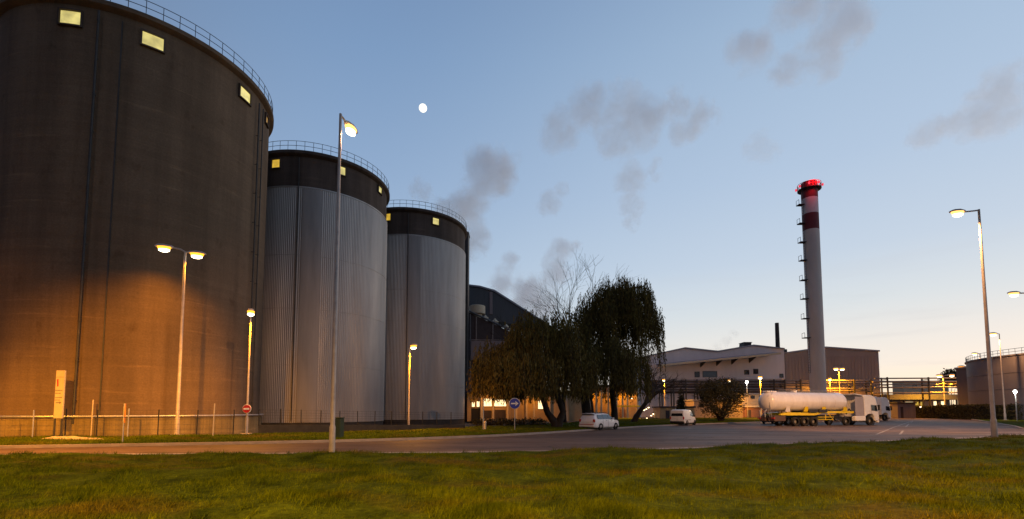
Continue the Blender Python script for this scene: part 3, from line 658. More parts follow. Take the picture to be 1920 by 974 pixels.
MB().box((-.3, -.066, z-.055), (.1, -.058, z+.055)).prism([(.06, -.058, z-.2), (.32, -.058, z), (.06, -.058, z+.2), (.06, -.058, z+.12), (.14, -.058, z), (.06, -.058, z-.12)], (0, -.008, 0)).build('arrow', M['sign_white'], t)
b = G(231, 829, .13); t = thing('warning_sign', 'orange warning sign turned edge on beside the pale heap', 'road sign', b, R_(133))
MB().tube([(0, .03, -.1), (0, .03, 2.0)], .03, 8).build('post', M['galv'], t, True)
MB().prism([(-.4, 0, 1.3), (.4, 0, 1.3), (0, 0, 2.0)], (0, -.02, 0)).build('plate', M['orange'], t)
MB().bev((-.28, -.02, .98), (.28, 0, 1.24), .005).build('sub_plate', M['orange'], t)
for px, y1, lab in ((170, 750, 'tall pale stake left of the orange warning sign'), (399, 757, 'pale stake near the foot of the twin lamp')):
    b = G(px, 818, .13); h = W(px, y1, b.y).z-.13
    tag(MB().tube([(0, 0, -.1), (.03, 0, h)], .035, 6).build('stake', M['cream']), lab, 'stake', 'pale stakes by the fence').location = b
# the pale heap lying on the verge
b = G(122, 824, .14); hb = MB(); n = 26
for j in range(9):
    for i in range(n):
        a = 2*pi*i/n; r = j/8; rr = r*(1+.18*sin(3*a+1)+.1*sin(5*a)); hb.v.append((1.75*rr*cos(a), .5*rr*sin(a), .12*(1-r*r)*(1+.4*sin(4*a+j)+.2*cos(7*a))+.01-.03*(j == 8)))
hb.f = [(j*n+i, j*n+(i+1) % n, (j+1)*n+(i+1) % n, (j+1)*n+i) for j in range(8) for i in range(n)]
tag(hb.build('sand_heap', M['sand'], smooth=True), 'flat pale sand heap lying on the grass by the totem sign', 'heap').location = b
b = G(636, 819, .13); t = thing('cabinet', 'dark green cabinet just behind the tall lamp post', 'cabinet', b, R_(-10))
MB().bev((-.2, -.22, -.05), (.2, .22, 1.15), .03).build('housing', M['green_box'], t); MB().bev((-.23, -.25, 1.15), (.23, .25, 1.21), .02).build('lid', M['green_box'], t); MB().bev((-.16, -.235, .12), (.16, -.22, 1.05), .005).build('door', M['green_box'], t)
b = G(906, 805, .13); t = thing('bollard_post', 'pale post with a short hydrant at the edge of the left willow', 'post', b)
MB().tube([(0, 0, -.1), (0, 0, 2.6)], .05, 8).build('pole', M['galv'], t, True); MB().lathe([(.1, 0), (.1, .5), (.13, .52), (.13, .6), (.07, .68), (.001, .7)], 14, (.16, 0, 0)).build('hydrant', M['cream'], t, True)
# parking sign and cabinets on the island
b = G(1842, 783, .12); t = thing('parking_sign', 'pale square sign with a blue mark on the island before the hedge', 'sign', b, R_(-20))
z0, z1 = W(1842, 777, b.y).z-.12, W(1842, 752, b.y).z-.12; w = 17/F*b.y
flat_sign(b, w, z1-z0, z0, .06).build('panel', M['sign_white'], t)
for s in (-.3, .3): MB().tube([(s, .06, -.1), (s, .06, z1-.1)], .04, 8).build('post', M['galv'], t, True)
zc = (z0+z1)/2
MB().box((-.16, -.04, zc-.45), (-.04, -.033, zc+.3)).box((-.04, -.04, zc+.2), (.16, -.033, zc+.3)).box((.1, -.04, zc-.02), (.2, -.033, zc+.2)).box((-.04, -.04, zc-.1), (.16, -.033, zc-.02)).build('mark', M['blue'], t)
MB().bev((-.75*w/1.3, -.035, z1-.14), (.75*w/1.3, -.031, z1-.10), .001).build('border_line', M['red'], t)
for px, py, w, h, lab in ((1884, 787, .7, 1.7, 'dark cabinet at the foot of the slim lamp on the island'), (1843, 785, .9, .9, 'low dark cabinet under the parking sign')):
    b = G(px, py, .12); t = thing('cabinet', lab, 'cabinet', b, R_(-30), 'dark cabinets on the island')
    MB().bev((-w/2, -.3, -.05), (w/2, .3, h), .03).build('housing', M['black'], t); MB().bev((-w/2-.04, -.34, h), (w/2+.04, .34, h+.06), .02).build('lid', M['black'], t)
# puddles in the lawn corner
for i, (px, py, rx, ry, lab) in enumerate(((1765, 970, .28, .12, 'small bright puddle in the grass at the bottom right'), (1905, 972, .35, .15, 'bright puddle in the bottom right corner of the lawn'))):
    p = G(px, py, .3); b = MB(); n = 20; z = float(hill_np(np.array([p.x]), np.array([p.y]))[0][0])+.035
    p = G(px, py, z)
    b.v = [(p.x+rx*cos(2*pi*k/n)*(1+.2*sin(3*k)), p.y+ry*sin(2*pi*k/n)*(1+.2*cos(2*k)), z) for k in range(n)]; b.f = [tuple(range(n))]
    tag(b.build('puddle', M['water']), kind='structure')

# ------------------------------------------------------------------ trees
def leaf_quads(P, ln, w, hang):
    """narrow leaf clumps: hang = 1 points straight down, 0 any direction"""
    n = len(P); a = rng.uniform(0, 2*pi, n); d = np.stack([np.cos(a), np.sin(a), rng.uniform(-1, 1, n)], 1)*(1-hang); d[:, 2] -= hang
    d += rng.normal(0, .12, (n, 3)); d /= np.linalg.norm(d, axis=1, keepdims=True)
    b = rng.normal(0, 1, (n, 3)); s = np.cross(d, b); s /= np.linalg.norm(s, axis=1, keepdims=True)
    L_ = (ln*rng.uniform(.6, 1.4, n))[:, None]; W_ = (w*rng.uniform(.6, 1.3, n))[:, None]
    v = np.stack([P, P+d*L_*.45+s*W_*.5, P+d*L_, P+d*L_*.45-s*W_*.5], 1)
    return v.reshape(-1, 3), np.arange(n*4).reshape(n, 4)
def limbs_to(mb, start, ends, r0):
    for e in ends:
        s = Vector(start); e = Vector(e); mid = s.lerp(e, .5)+Vector((random.uniform(-.4, .4), random.uniform(-.4, .4), .5))
        mb.tube([s, s.lerp(mid, .6)+Vector((0, 0, .2)), mid, e], [r0, r0*.7, r0*.45, r0*.15], 6)
def willow(label, base, stems, blobs, nstr, zmin, seed, leaf=(.30, .085), strand=(1.5, 4.5), extra=()):
    """stems: trunk lines; blobs: (centre, radii) of the crown's domes, all from the base; strands hang from the domes"""
    global rng; rng = np.random.default_rng(seed); random.seed(seed)
    t = thing('willow_tree', label, 'tree', base, 0, 'willows on the verge'); base = Vector(base)
    tb = MB()
    for pts, rads in stems: tb.tube([Vector(p)-base for p in pts], rads, 10)
    for c_, r in blobs:
        c_ = Vector(c_)-base; st = Vector(stems[0][0][-1])-base
        near = min((Vector(s[0][-1])-base for s in stems), key=lambda q: (q-c_).length)
        limbs_to(tb, near, [c_+Vector((r[0]*cos(a)*.6, r[1]*sin(a)*.6, r[2]*.6)) for a in np.linspace(0, 2*pi, 5)[:-1]]+[c_+Vector((0, 0, r[2]*.85))], .12)
    P = []; tw = MB()
    vol = sum(r[0]*r[1] for _, r in blobs)
    for c_, r in blobs:
        c_ = np.array(Vector(c_)-base); n = int(nstr*r[0]*r[1]/vol)
        for i in range(n):
            a = rng.uniform(0, 2*pi); q = math.sqrt(rng.uniform(.02, 1)); bump = 1+.17*sin(3*a+seed)+.14*sin(7*a+2*seed)+rng.normal(0, .08)
            if sin(a*6+seed+q*3)*sin(q*11+seed) < -.30 and rng.random() < .85: continue      # gaps between the hanging bunches
            p = c_+np.array([r[0]*q*cos(a)*bump, r[1]*q*sin(a)*bump, r[2]*math.sqrt(max(0, 1-q*q*.96))*bump])
            ln = rng.uniform(*strand)*(.55+.6*q)
            m = max(4, int(ln/.2)); z = np.linspace(0, 1, m)
            out = np.array([cos(a), sin(a)])*.35*q
            S = np.stack([p[0]+out[0]*np.sqrt(z)+.10*np.sin(z*5+i), p[1]+out[1]*np.sqrt(z)+.1*np.cos(z*4+i), p[2]+.25*np.sin(z*1.5)*(1-z)-ln*z], 1)
            S = S[S[:, 2] > zmin+.45*sin(a*4+seed)+rng.uniform(-.3, .35)]
            if len(S) > 1: P.append(S+rng.normal(0, .05, S.shape))
            if i % 3 == 0 and len(S) > 2: tw.tube([S[0], S[len(S)//2], S[-1]], .012, 3, False)
    for (p, ln, cnt) in extra:                      # loose hanging strands at the crown's edge
        p = np.array(Vector(p)-base)
        for i in range(cnt):
            q = p+rng.normal(0, .35, 3); l = ln*rng.uniform(.5, 1.2); m = max(4, int(l/.16)); z = np.linspace(0, 1, m)
            P.append(np.stack([q[0]+.12*np.sin(z*3+i), q[1]+.1*z, q[2]-l*z], 1)+rng.normal(0, .04, (m, 3)))
    tb.v += []; tb.build('trunk', M['bark'], t, True); tw.build('twigs', M['bark'], t)
    v, f = leaf_quads(np.concatenate(P), leaf[0], leaf[1], .8); np_mesh('crown', v, f, M['willow_leaf'], t)
    return t
YL = 44.0; bL = G(1043, 801, .13); YL = bL.y
def WL(px, py, dy=0): return W(px, py, YL+dy)
def rad(px, Y): return px/F*Y
def blob(px, py, rx, rz, Y, dy=0, ry=None): return (W(px, py, Y+dy), (rad(rx, Y), rad(ry or rx, Y), rad(rz, Y)))
willow('nearer willow with a forked trunk and drooping olive crown', bL,
       [([bL+Vector((-.1, 0, -.3)), bL+Vector((-.1, 0, .4)), WL(1027, 775), WL(1017, 745), WL(1005, 700)], [.55, .42, .30, .28, .18]), ([bL+Vector((.15, 0, -.2)), bL+Vector((.25, 0, .4)), WL(1056, 772), WL(1046, 745), WL(1045, 690)], [.5, .40, .32, .27, .18])],
       [blob(932, 700, 42, 50, YL, -1), blob(965, 690, 45, 45, YL, 1.5), blob(1015, 655, 62, 62, YL, 0), (blob(1065, 700, 45, 60, YL, 1)), blob(985, 700, 50, 35, YL, -2.5)], 3900, W(1000, 744, YL).z-.13, 3, leaf=(.34, .10), strand=(2.2, 6.0))
bR = G(1100, 791, .13); YR = 56.0; bR = Vector((W(1100, 790, YR).x, YR, .13))
def WR(px, py, dy=0): return W(px, py, YR+dy)
willow('taller dark willow standing behind the white car', bR,
       [([bR+Vector((0, 0, -.3)), bR+Vector((.05, 0, 1)), WR(1096, 740), WR(1105, 690), WR(1130, 620)], [.75, .6, .5, .42, .2]), ([WR(1152, 795), WR(1152, 770), WR(1148, 740), WR(1150, 650)], [.5, .38, .34, .2])],
       [blob(1110, 645, 48, 75, YR, 0), blob(1155, 620, 55, 82, YR, 0), blob(1203, 635, 38, 76, YR, 1), blob(1150, 590, 42, 60, YR, 2), blob(1188, 566, 36, 36, YR, -1), blob(1130, 690, 64, 45, YR, -3), blob(1190, 700, 30, 40, YR, -1), blob(1085, 650, 24, 45, YR, -1)], 5200, W(1000, 748, YR).z-.13, 5, leaf=(.40, .10), strand=(1.4, 5.2),
       extra=[(WR(1230, 578), 3.6, 16), (WR(1216, 552), 4.0, 16), (WR(1240, 590), 3.0, 10), (WR(1234, 610), 3.0, 9), (WR(1185, 530), 2.2, 10), (WR(1150, 535), 2.0, 10), (WR(1130, 545), 1.6, 7), (WR(1200, 545), 2.5, 8), (WR(1222, 600), 3.5, 9)])

def bare_tree(name, label, base, h, spread, seed, lean=0, r0=None, levels=5, n0=3):
    random.seed(seed); t = thing(name, label, 'tree', base, 0, 'leafless trees'); tb = MB(); bb = MB()
    def grow(p, d, ln, r, lv, mb):
        q = p; pts = [p]; rr = [r]
        for i in range(3):
            d = (d+Vector((random.uniform(-.18, .18), random.uniform(-.18, .18), random.uniform(-.02, .12)))).normalized(); q = q+d*ln/3; pts.append(q); rr.append(r*(1-.13*(i+1)))
        mb.tube(pts, rr, 7 if lv > 3 else 4, False)
        if lv <= 0: return
        for k in range(n0 if lv > 1 else 4):
            ax = Vector((random.gauss(0, 1), random.gauss(0, 1), random.gauss(0, .5))); ax = (ax-d*ax.dot(d)).normalized()
            nd = (d+ax*random.uniform(.35, .8)*spread+Vector((lean*.15, 0, 0))).normalized()
            grow(pts[random.choice((2, 3))] if k else pts[3], nd, ln*random.uniform(.62, .85), r*random.uniform(.45, .62), lv-1, bb)
    grow(Vector((0, 0, -.2)), Vector((lean, 0, 1)).normalized(), h*.30, r0 or h*.022, levels, tb)
    tb.build('trunk', M['bark'], t, True); bb.build('branches', M['bark'], t)
    return t
b = W(1075, 785, 66); bare_tree('bare_tree', 'bare leafless tree rising between the two willows', (b.x-1.2, 66, .1), 26, 1.0, 11, -.05, .28)
b = W(1125, 785, 70); bare_tree('bare_tree', 'thin leafless tree directly behind the taller willow', (b.x-1, 70, .1), 27, .8, 4, .0, .22)
b = W(1187, 791, 62); bare_tree('bare_tree', 'dark bare tree with wide branches left of the white van', (b.x, 62, .1), 10.5, 1.5, 22, .25, .45)

def bush(name, label, cat, base, blobs, n, seed, stems=6, leaf=(.22, .12), m='bush_leaf', hang=.0):
    global rng; rng = np.random.default_rng(seed); random.seed(seed)
    t = thing(name, label, cat, base); base = Vector(base); P = []; tb = MB()
    vol = sum(r[0]*r[1]*r[2] for _, r in blobs)
    for c_, r in blobs:
        c0 = np.array(Vector(c_)-base); k = max(40, int(n*r[0]*r[1]*r[2]/vol))
        d = rng.normal(0, 1, (k, 3)); d /= np.linalg.norm(d, axis=1, keepdims=True); a = np.arctan2(d[:, 1], d[:, 0])
        q = rng.uniform(.35, 1, k)**.5*(1+.16*np.sin(a*4+d[:, 2]*5+seed)+.12*np.sin(a*9-d[:, 2]*8))
        P.append(c0+d*q[:, None]*np.array(r))
    P = np.concatenate(P); P = P[P[:, 2] > .12]
    for i in range(stems):
        e = P[rng.integers(len(P))]; s = Vector((random.uniform(-.25, .25), random.uniform(-.2, .2), -.1)); tb.tube([s, s.lerp(Vector(e), .5)+Vector((0, 0, .3)), Vector(e)], [.07, .05, .02], 5)
    tb.build('stems', M['bark'], t); v, f = leaf_quads(P, leaf[0], leaf[1], hang); np_mesh('foliage', v, f, M[m], t)
    return t
YB = 66; b = W(1352, 789, YB)
bush('shrub', 'big dark spreading shrub between the white van and the tanker', 'shrub', (b.x, YB, .1), [blob(1350, 752, 38, 32, YB), blob(1330, 735, 26, 22, YB), blob(1375, 735, 24, 24, YB), blob(1355, 722, 22, 16, YB, 1)], 9000, 31, 26, (.34, .12))
YB = 78; b = W(1277, 785, YB)
bush('conifer_tree', 'small dark pointed conifer behind the white van', 'tree', (b.x, YB, .1), [blob(1277, 772, 9, 12, YB), blob(1277, 757, 7, 13, YB), blob(1277, 742, 4, 14, YB)], 2600, 33, 3, (.3, .12))
YB = 125; b = W(1783, 770, YB)
bush('round_tree', 'small round tree showing above the pipe bridge beside the round tank', 'tree', (b.x, YB, 0), [blob(1783, 705, 13, 12, YB), blob(1776, 715, 11, 10, YB), blob(1790, 716, 10, 10, YB)], 2200, 35, 8, (.6, .3))
b = W(890, 800, 48.5)
bush('low_hedge', 'low dark hedge between the lit annex and the left verge', 'hedge', (b.x, 50, 0), [blob(900+22*i, 794, 16, 9, 51, 1.5*math.sin(i*2)) for i in range(6)], 4200, 39, 8, (.22, .1))
# clipped hedge beside the right hand road
random.seed(9); rng = np.random.default_rng(9)
hA, hB = Vector((86, 103, 0)), Vector((92, 74, 0))
H1 = [Vector((80.5, 99.5, 0)), Vector((87, 93, 0)), Vector((84, 76.5, 0)), Vector((112, 78, 0))]
H1 = [W(1697, 775, 103), W(1760, 775, 97), W(1830, 775, 84), W(1925, 775, 76), W(2050, 775, 78)]
for p in H1: p.z = 0
t = thing('clipped_hedge', 'long dark clipped hedge in front of the round tank', 'hedge', (H1[0].x, H1[0].y, 0)); o = H1[0]
cb = MB(); P = []; hh = 2.6
for a, c_ in zip(H1, H1[1:]):
    d = (c_-a); nn = Vector((d.y, -d.x, 0)).normalized(); a2 = a-o; c2 = c_-o
    cb.prism([a2-nn*.45+Vector((0, 0, -.1)), c2-nn*.45+Vector((0, 0, -.1)), c2-nn*.45+Vector((0, 0, hh-.15)), a2-nn*.45+Vector((0, 0, hh-.15))], nn*.9)
    k = int(d.length*330); u = rng.random(k); s = rng.random(k); zz = rng.random(k)*hh
    ny = np.where(s < .7, .55, rng.uniform(-.55, .55, k)); zz = np.where(s < .7, zz, hh)
    zz = zz+.12*np.sin(u*d.length*1.1)*(zz/hh)
    P.append(np.array(a2)+np.outer(u, np.array(d))+np.outer(ny+rng.normal(0, .06, k), np.array(nn))+np.outer(zz+rng.normal(0, .05, k), (0, 0, 1)))
cb.build('inner_branches', M['black'], t); v, f = leaf_quads(np.concatenate(P), .26, .15, .1); np_mesh('foliage', v, f, M['bush_leaf'], t)

# ------------------------------------------------------------------ vehicles
def wheel(t, x, y, r, w, side, dual=False, name='wheel'):
    """a wheel in the plane y; side is -1 for the near (right) side"""
    f = MB().lathe([(r*.6, -w/2), (r*.93, -w/2), (r, -w*.32), (r, w*.32), (r*.93, w/2), (r*.6, w/2)], 28, (x, y, r), 'y').build(name, M['tyre'], t, True, 35)
    s = side
    MB().lathe([(r*.6, s*-w*.46), (r*.56, s*-w*.40), (r*.50, s*-w*.2), (r*.25, s*-w*.12), (r*.2, s*-w*.34), (.001, s*-w*.36)], 20, (x, y, r), 'y').build('rim', M['rim'], f, True, 35)
    return f
def loft_car(t, st, m, hw):
    """st: stations (x, z_low, z_belt, z_top, half_belt, half_top)"""
    b = MB(); N = 12
    def sec(s):
        x, zl, zb, zt, wb, wt = s
        return [(x, wb*.90, zl), (x, wb*.99, zl+.10), (x, wb, (zl+zb)/2), (x, wb*.97, zb), (x, wt+(.03 if zt-zb > .1 else 0), zt-.06), (x, wt-.10, zt), (x, -wt+.10, zt), (x, -wt-(.03 if zt-zb > .1 else 0), zt-.06), (x, -wb*.97, zb), (x, -wb, (zl+zb)/2), (x, -wb*.99, zl+.10), (x, -wb*.90, zl)]
    for s in st: b.v += sec(s)
    for i in range(len(st)-1):
        for k in range(N): b.f.append((i*N+k, i*N+(k+1) % N, (i+1)*N+(k+1) % N, (i+1)*N+k))
    b.f += [tuple(range(N)), tuple((len(st)-1)*N+k for k in range(N-1, -1, -1))]
    return b.build('body', m, t, True, 32)
def estate_car(label, base, rz, m, dark=False):
    t = thing('parked_car', label, 'car', base, rz, )
    st = [(-2.2, .42, .78, .84, .74, .66), (-2.16, .28, .82, .95, .80, .70), (-2.08, .26, .92, 1.20, .84, .64), (-1.85, .24, .95, 1.44, .865, .60), (-1.3, .22, .96, 1.50, .875, .62), (-.4, .22, .95, 1.52, .88, .63), (.3, .22, .93, 1.46, .88, .62), (.75, .22, .92, 1.25, .88, .62), (1.15, .23, .90, .99, .87, .66), (1.6, .25, .86, .90, .85, .66), (1.98, .28, .74, .80, .80, .62), (2.12, .34, .60, .66, .72, .56)]
    loft_car(t, st, m, .88)
    for y, s in ((-.80, -1), (.80, 1)):
        for x in (-1.30, 1.32):
            wheel(t, x, y*1.03, .315, .2, s)
            MB().lathe([(.37, -.005), (.37, .01)], 22, (x, y*1.09, .315), 'y', 0, pi).build('wheel_arch', M['black'], t)
    def side(x0, z0, x1, z1, x2, z2, x3, z3, name='side_window'):
        for s in (-1, 1):
            f = lambda z: (.862-(z-.95)*.40)
            pts = [(x, s*f(z)*1.0, z) for x, z in ((x0, z0), (x1, z1), (x2, z2), (x3, z3))]
            MB().prism(pts, (0, s*.022, 0)).build(name, M['sky_glass'], t)
    side(-1.72, 1.0, -.95, .99, -.95, 1.38, -1.66, 1.36); side(-.86, .99, -.02, .98, -.05, 1.40, -.86, 1.39); side(.05, .98, .85, .97, .35, 1.33, .03, 1.38)
    MB().prism([(-2.10, -.62, .99), (-2.10, .62, .99), (-1.89, .54, 1.40), (-1.89, -.54, 1.40)], (-.03, 0, 0)).build('rear_window', M['glass'], t)
    MB().prism([(1.02, -.66, 1.06), (1.02, .66, 1.06), (.40, .56, 1.44), (.40, -.56, 1.44)], (.03, 0, .02)).build('windscreen', M['glass'], t)
    for s in (-1, 1):
        MB().bev((-2.20, s*.70-.11, .70), (-2.06, s*.70+.11, .98), .03).build('tail_light', M['red_lens'], t)
        MB().bev((1.9, s*.6-.14, .62), (2.06, s*.6+.14, .74), .03).build('headlight', M['glass'], t)
        MB().bev((.68, s*.93-.09, .96), (.84, s*.93+.09, 1.10), .03).build('mirror', m, t)
        MB().tube([(-1.7, s*.56, 1.50), (-1.5, s*.56, 1.55), (0, s*.57, 1.57), (.25, s*.57, 1.51)], .018, 6).build('roof_bar', M['dark_steel'], t)
        MB().bev((-.40, s*.895-.01, .84), (-.22, s*.895+.01, .87), .004).bev((.50, s*.895-.01, .82), (.68, s*.895+.01, .85), .004).build('door_handle', M['dark_steel'], t)
        MB().box((-.9, s*.885-.004, .34), (-.885, s*.885+.004, .95)).box((.02, s*.888-.004, .3), (.035, s*.888+.004, .94)).build('door_gap', M['dark_steel'], t)
    MB().bev((-2.28, -.80, .30), (-2.10, .80, .52), .05).build('bumper', m, t); MB().bev((2.02, -.74, .26), (2.18, .74, .5), .05).build('bumper', m, t)
    MB().bev((-2.295, -.72, .50), (-2.2, .72, .545), .01).build('bumper_strip', M['red_lens'], t)
    MB().bev((-2.235, -.26, .66), (-2.2, .26, .77), .006).build('number_plate', M['sign_white'], t)
    MB().bev((-2.12, -.55, 1.44), (-1.84, .55, 1.475), .01).build('spoiler', m, t)
    return t
HD = math.atan2(17.4, 14.2)
c0 = G(1124, 807.5, 0); u = Vector((cos(HD-.05), sin(HD-.05), 0)); v_ = Vector((-u.y, u.x, 0))
estate_car('white estate car parked at the kerb in front of the willows', c0+u*1.5+v_*.85, HD-.05, M['cab_white'])
p = W(1452, 780, 60); estate_car('dark car mostly hidden behind the rear of the tanker', (p.x+.3, 60.5, 0), R_(38), mat('grey blue car paint', (.10, .10, .14), .3, .3, coat=.5))
def small_van(label, base, rz, m):
    t = thing('parked_van', label, 'van', base, rz)
    st = [(-2.06, .34, .98, 1.66, .78, .68), (-2.02, .26, 1.0, 1.76, .83, .70), (-1.8, .24, 1.0, 1.82, .86, .70), (-.6, .24, 1.0, 1.84, .87, .71), (.35, .24, 1.0, 1.80, .87, .69), (.55, .24, 1.0, 1.70, .87, .68), (1.15, .24, 1.0, 1.16, .86, .68), (1.6, .26, .92, .98, .83, .66), (1.98, .30, .74, .80, .78, .6), (2.06, .36, .6, .66, .72, .55)]
    loft_car(t, st, m, .87)
    for y, s in ((-.80, -1), (.80, 1)):
        for x in (-1.25, 1.35):
            wheel(t, x, y*1.03, .30, .19, s); MB().lathe([(.36, -.005), (.36, .01)], 22, (x, y*1.08, .30), 'y', 0, pi).build('wheel_arch', M['black'], t)
        MB().prism([(.05, s*.85, 1.03), (1.0, s*.85, 1.03), (.55, s*.735, 1.55), (.05, s*.73, 1.60)], (0, s*.03, 0)).build('side_window', M['glass'], t)
        MB().bev((-2.11, s*.76-.07, .72), (-2.0, s*.76+.07, 1.02), .02).build('tail_light', M['red_lens'], t)
        MB().bev((.95, s*.94-.09, 1.0), (1.1, s*.94+.09, 1.2), .03).build('mirror', M['black'], t)
    MB().prism([(-2.06, -.66, 1.10), (-2.06, .66, 1.10), (-2.0, .60, 1.62), (-2.0, -.60, 1.62)], (-.035, 0, 0)).build('rear_window', M['glass'], t)
    MB().prism([(1.14, -.66, 1.18), (1.14, .66, 1.18), (.58, .6, 1.66), (.58, -.6, 1.66)], (.03, 0, .02)).build('windscreen', M['glass'], t)
    MB().bev((-2.13, -.80, .26), (-1.96, .80, .5), .04).build('bumper', M['black'], t); MB().bev((1.95, -.74, .26), (2.12, .74, .5), .04).build('bumper', M['black'], t)
    MB().bev((-2.10, -.25, .78), (-2.06, .25, .9), .006).build('number_plate', M['sign_white'], t)
    MB().box((-2.075, -.008, .52), (-2.06, .008, 1.06)).build('door_gap', M['dark_steel'], t)
    MB().box((-1.9, -.885, .62), (.0, -.868, .66)).box((-1.9, .868, .62), (.0, .885, .66)).build('side_strip', M['dark_steel'], t)
    return t
c0 = G(1284, 798.5, 0); u = Vector((cos(R_(50)), sin(R_(50)), 0)); v_ = Vector((-u.y, u.x, 0))
small_van('small white van parked at the kerb with a dark rear window', c0+u*2.0+v_*.85, R_(50), M['cab_white'])

def tractor(t, u, m, hi, sleeper=True):
    """cab and chassis of a lorry; u is the place of the front axle; near side is -y"""
    zt = hi
    b = MB(); hwid = 1.23                                     # cab with sloping front, rounded
    prof = [(u-.95, .95), (u+1.28, .55), (u+1.38, .9), (u+1.36, 1.5), (u+1.22, 2.2), (u+1.0, zt-.45), (u+.55, zt-.1), (u+.1, zt), (u-.95, zt)]
    prof = [(u-.95, .95), (u-.62, 1.15), (u-.4, 1.28), (u, 1.33), (u+.4, 1.28), (u+.62, 1.0), (u+.68, .5)] + prof[1:]
    n = len(prof)
    b.v = [(x, y, z) for y in (-hwid, hwid) for x, z in prof]
    b.f = [tuple(range(n)), tuple(range(2*n-1, n-1, -1))]+[(n+i, n+(i+1) % n, (i+1) % n, i) for i in range(n)]
    cab = b.build('cab', m, t)
    bm = cab.modifiers.new('edge', 'BEVEL'); bm.width = .06; bm.segments = 2; bm.limit_method = 'ANGLE'
    MB().prism([(u+1.36, -1.1, 1.62), (u+1.36, 1.1, 1.62), (u+1.12, 1.05, 2.45), (u+1.12, -1.05, 2.45)], (.03, 0, .01)).build('windscreen', M['glass'], t)
    for s in (-1, 1):
        MB().prism([(u+.15, s*1.225, 1.72), (u+1.15, s*1.225, 1.62), (u+1.0, s*1.225, 2.35), (u+.15, s*1.225, 2.4)], (0, s*.02, 0)).build('side_window', M['glass'], t)
        MB().bev((u+1.05, s*1.42-.1, 1.75), (u+1.2, s*1.42+.1, 2.4), .03).tube([(u+1.1, s*1.2, 2.3), (u+1.12, s*1.4, 2.3)], .025, 6).build('mirror', M['black'], t)
        d = MB(); d.box((u+.08, s*1.236-.004, 1.35), (u+.1, s*1.236+.004, 2.45)).box((u-.02, s*1.24-.01, 1.5), (u+.0, s*1.24+.01, 1.58)); d.build('door_gap', M['dark_steel'], t)
        MB().lathe([(.60, -.01), (.60, .01), (.50, .012), (.50, -.012)], 20, (u, s*1.235, .52), 'y', 0, pi).build('wheel_arch', M['black'], t)
        wheel(t, u, s*1.05, .52, .30, s)
        MB().bev((u+1.2, s*.9-.2, .62), (u+1.40, s*.9+.2, .8), .03).build('headlight', M['sign_white'], t)
    MB().bev((u+1.1, -1.2, .3), (u+1.42, 1.2, .6), .05).build('bumper', m, t)
    MB().bev((u+1.28, -.8, .95), (u+1.40, .8, 1.35), .02).build('grille', M['black'], t)
    MB().box((u-5.0, -.42, .75), (u+.6, .42, 1.0)).build('chassis', M['black'], t)
    for s in (-1, 1):
        wheel(t, u-3.75, s*1.05, .50, .32, s)
    return cab
g0 = G(1493, 799.5, 0); HT = R_(17.0)
t = thing('tanker_lorry', 'lorry with a long white gas tank on a yellow frame', 'lorry', g0+Vector((-sin(HT), cos(HT), 0))*1.2, HT)
tractor(t, 11.35, M['cab_white'], 3.55)
x0, x1, zc, r = -3.35, 8.45, 2.72, 1.10
prof = [(.001, x0)]+[(r*sin(q), x0+.75-.75*cos(q)) for q in np.linspace(.2, pi/2, 8)]+[(r, x1-.75)]+[(r*cos(q), x1-.75+.75*sin(q)) for q in np.linspace(.15, pi/2-.05, 8)]+[(.001, x1)]
MB().lathe(prof, 40, (0, 0, zc), 'x').build('tank', M['tank_white'], t, True, 60)
for x in (-2.3, -.2, 1.9, 4.0, 6.1): MB().lathe([(r+.001, x-.03), (r+.012, x-.02), (r+.012, x+.02), (r+.001, x+.03)], 40, (0, 0, zc), 'x').build('weld_ring', M['tank_white'], t, True, 60)
MB().box((-1.4, -.25, zc+r+.02), (7.2, .25, zc+r+.06)).tube([(-1.3, -.3, zc+r), (-1.3, -.3, zc+r+.22), (7.1, -.3, zc+r+.22), (7.1, -.3, zc+r)], .018, 5).build('walkway', M['galv'], t)
lad = MB()
for yy in (-.75, -.45): lad.tube([(x0+.45, yy, 1.0), (x0+.2, yy, 2.6), (x0+.75, yy, zc+r+.1)], .025, 5)
for k in range(9): q = 1.1+k*.28; lad.tube([(x0+.45-.25*min(1, (q-1)/1.6), -.75, q), (x0+.45-.25*min(1, (q-1)/1.6), -.45, q)], .018, 5)
lad.build('ladder', M['galv'], t)
MB().bev((3.2, -r-.02, 2.5), (4.2, -r+.05, 2.9), .005).build('hazard_plate', M['orange'], t) if False else None
MB().bev((-3.0, -.35, zc+r-.06), (-1.6, .35, zc+r+.10), .04).build('top_fairing', M['tank_white'], t)
MB().lathe([(.001, .16), (.28, .16), (.30, .1), (.3, -.1)], 20, (1.2, 0, zc+r)).build('hatch', M['tank_white'], t, True)
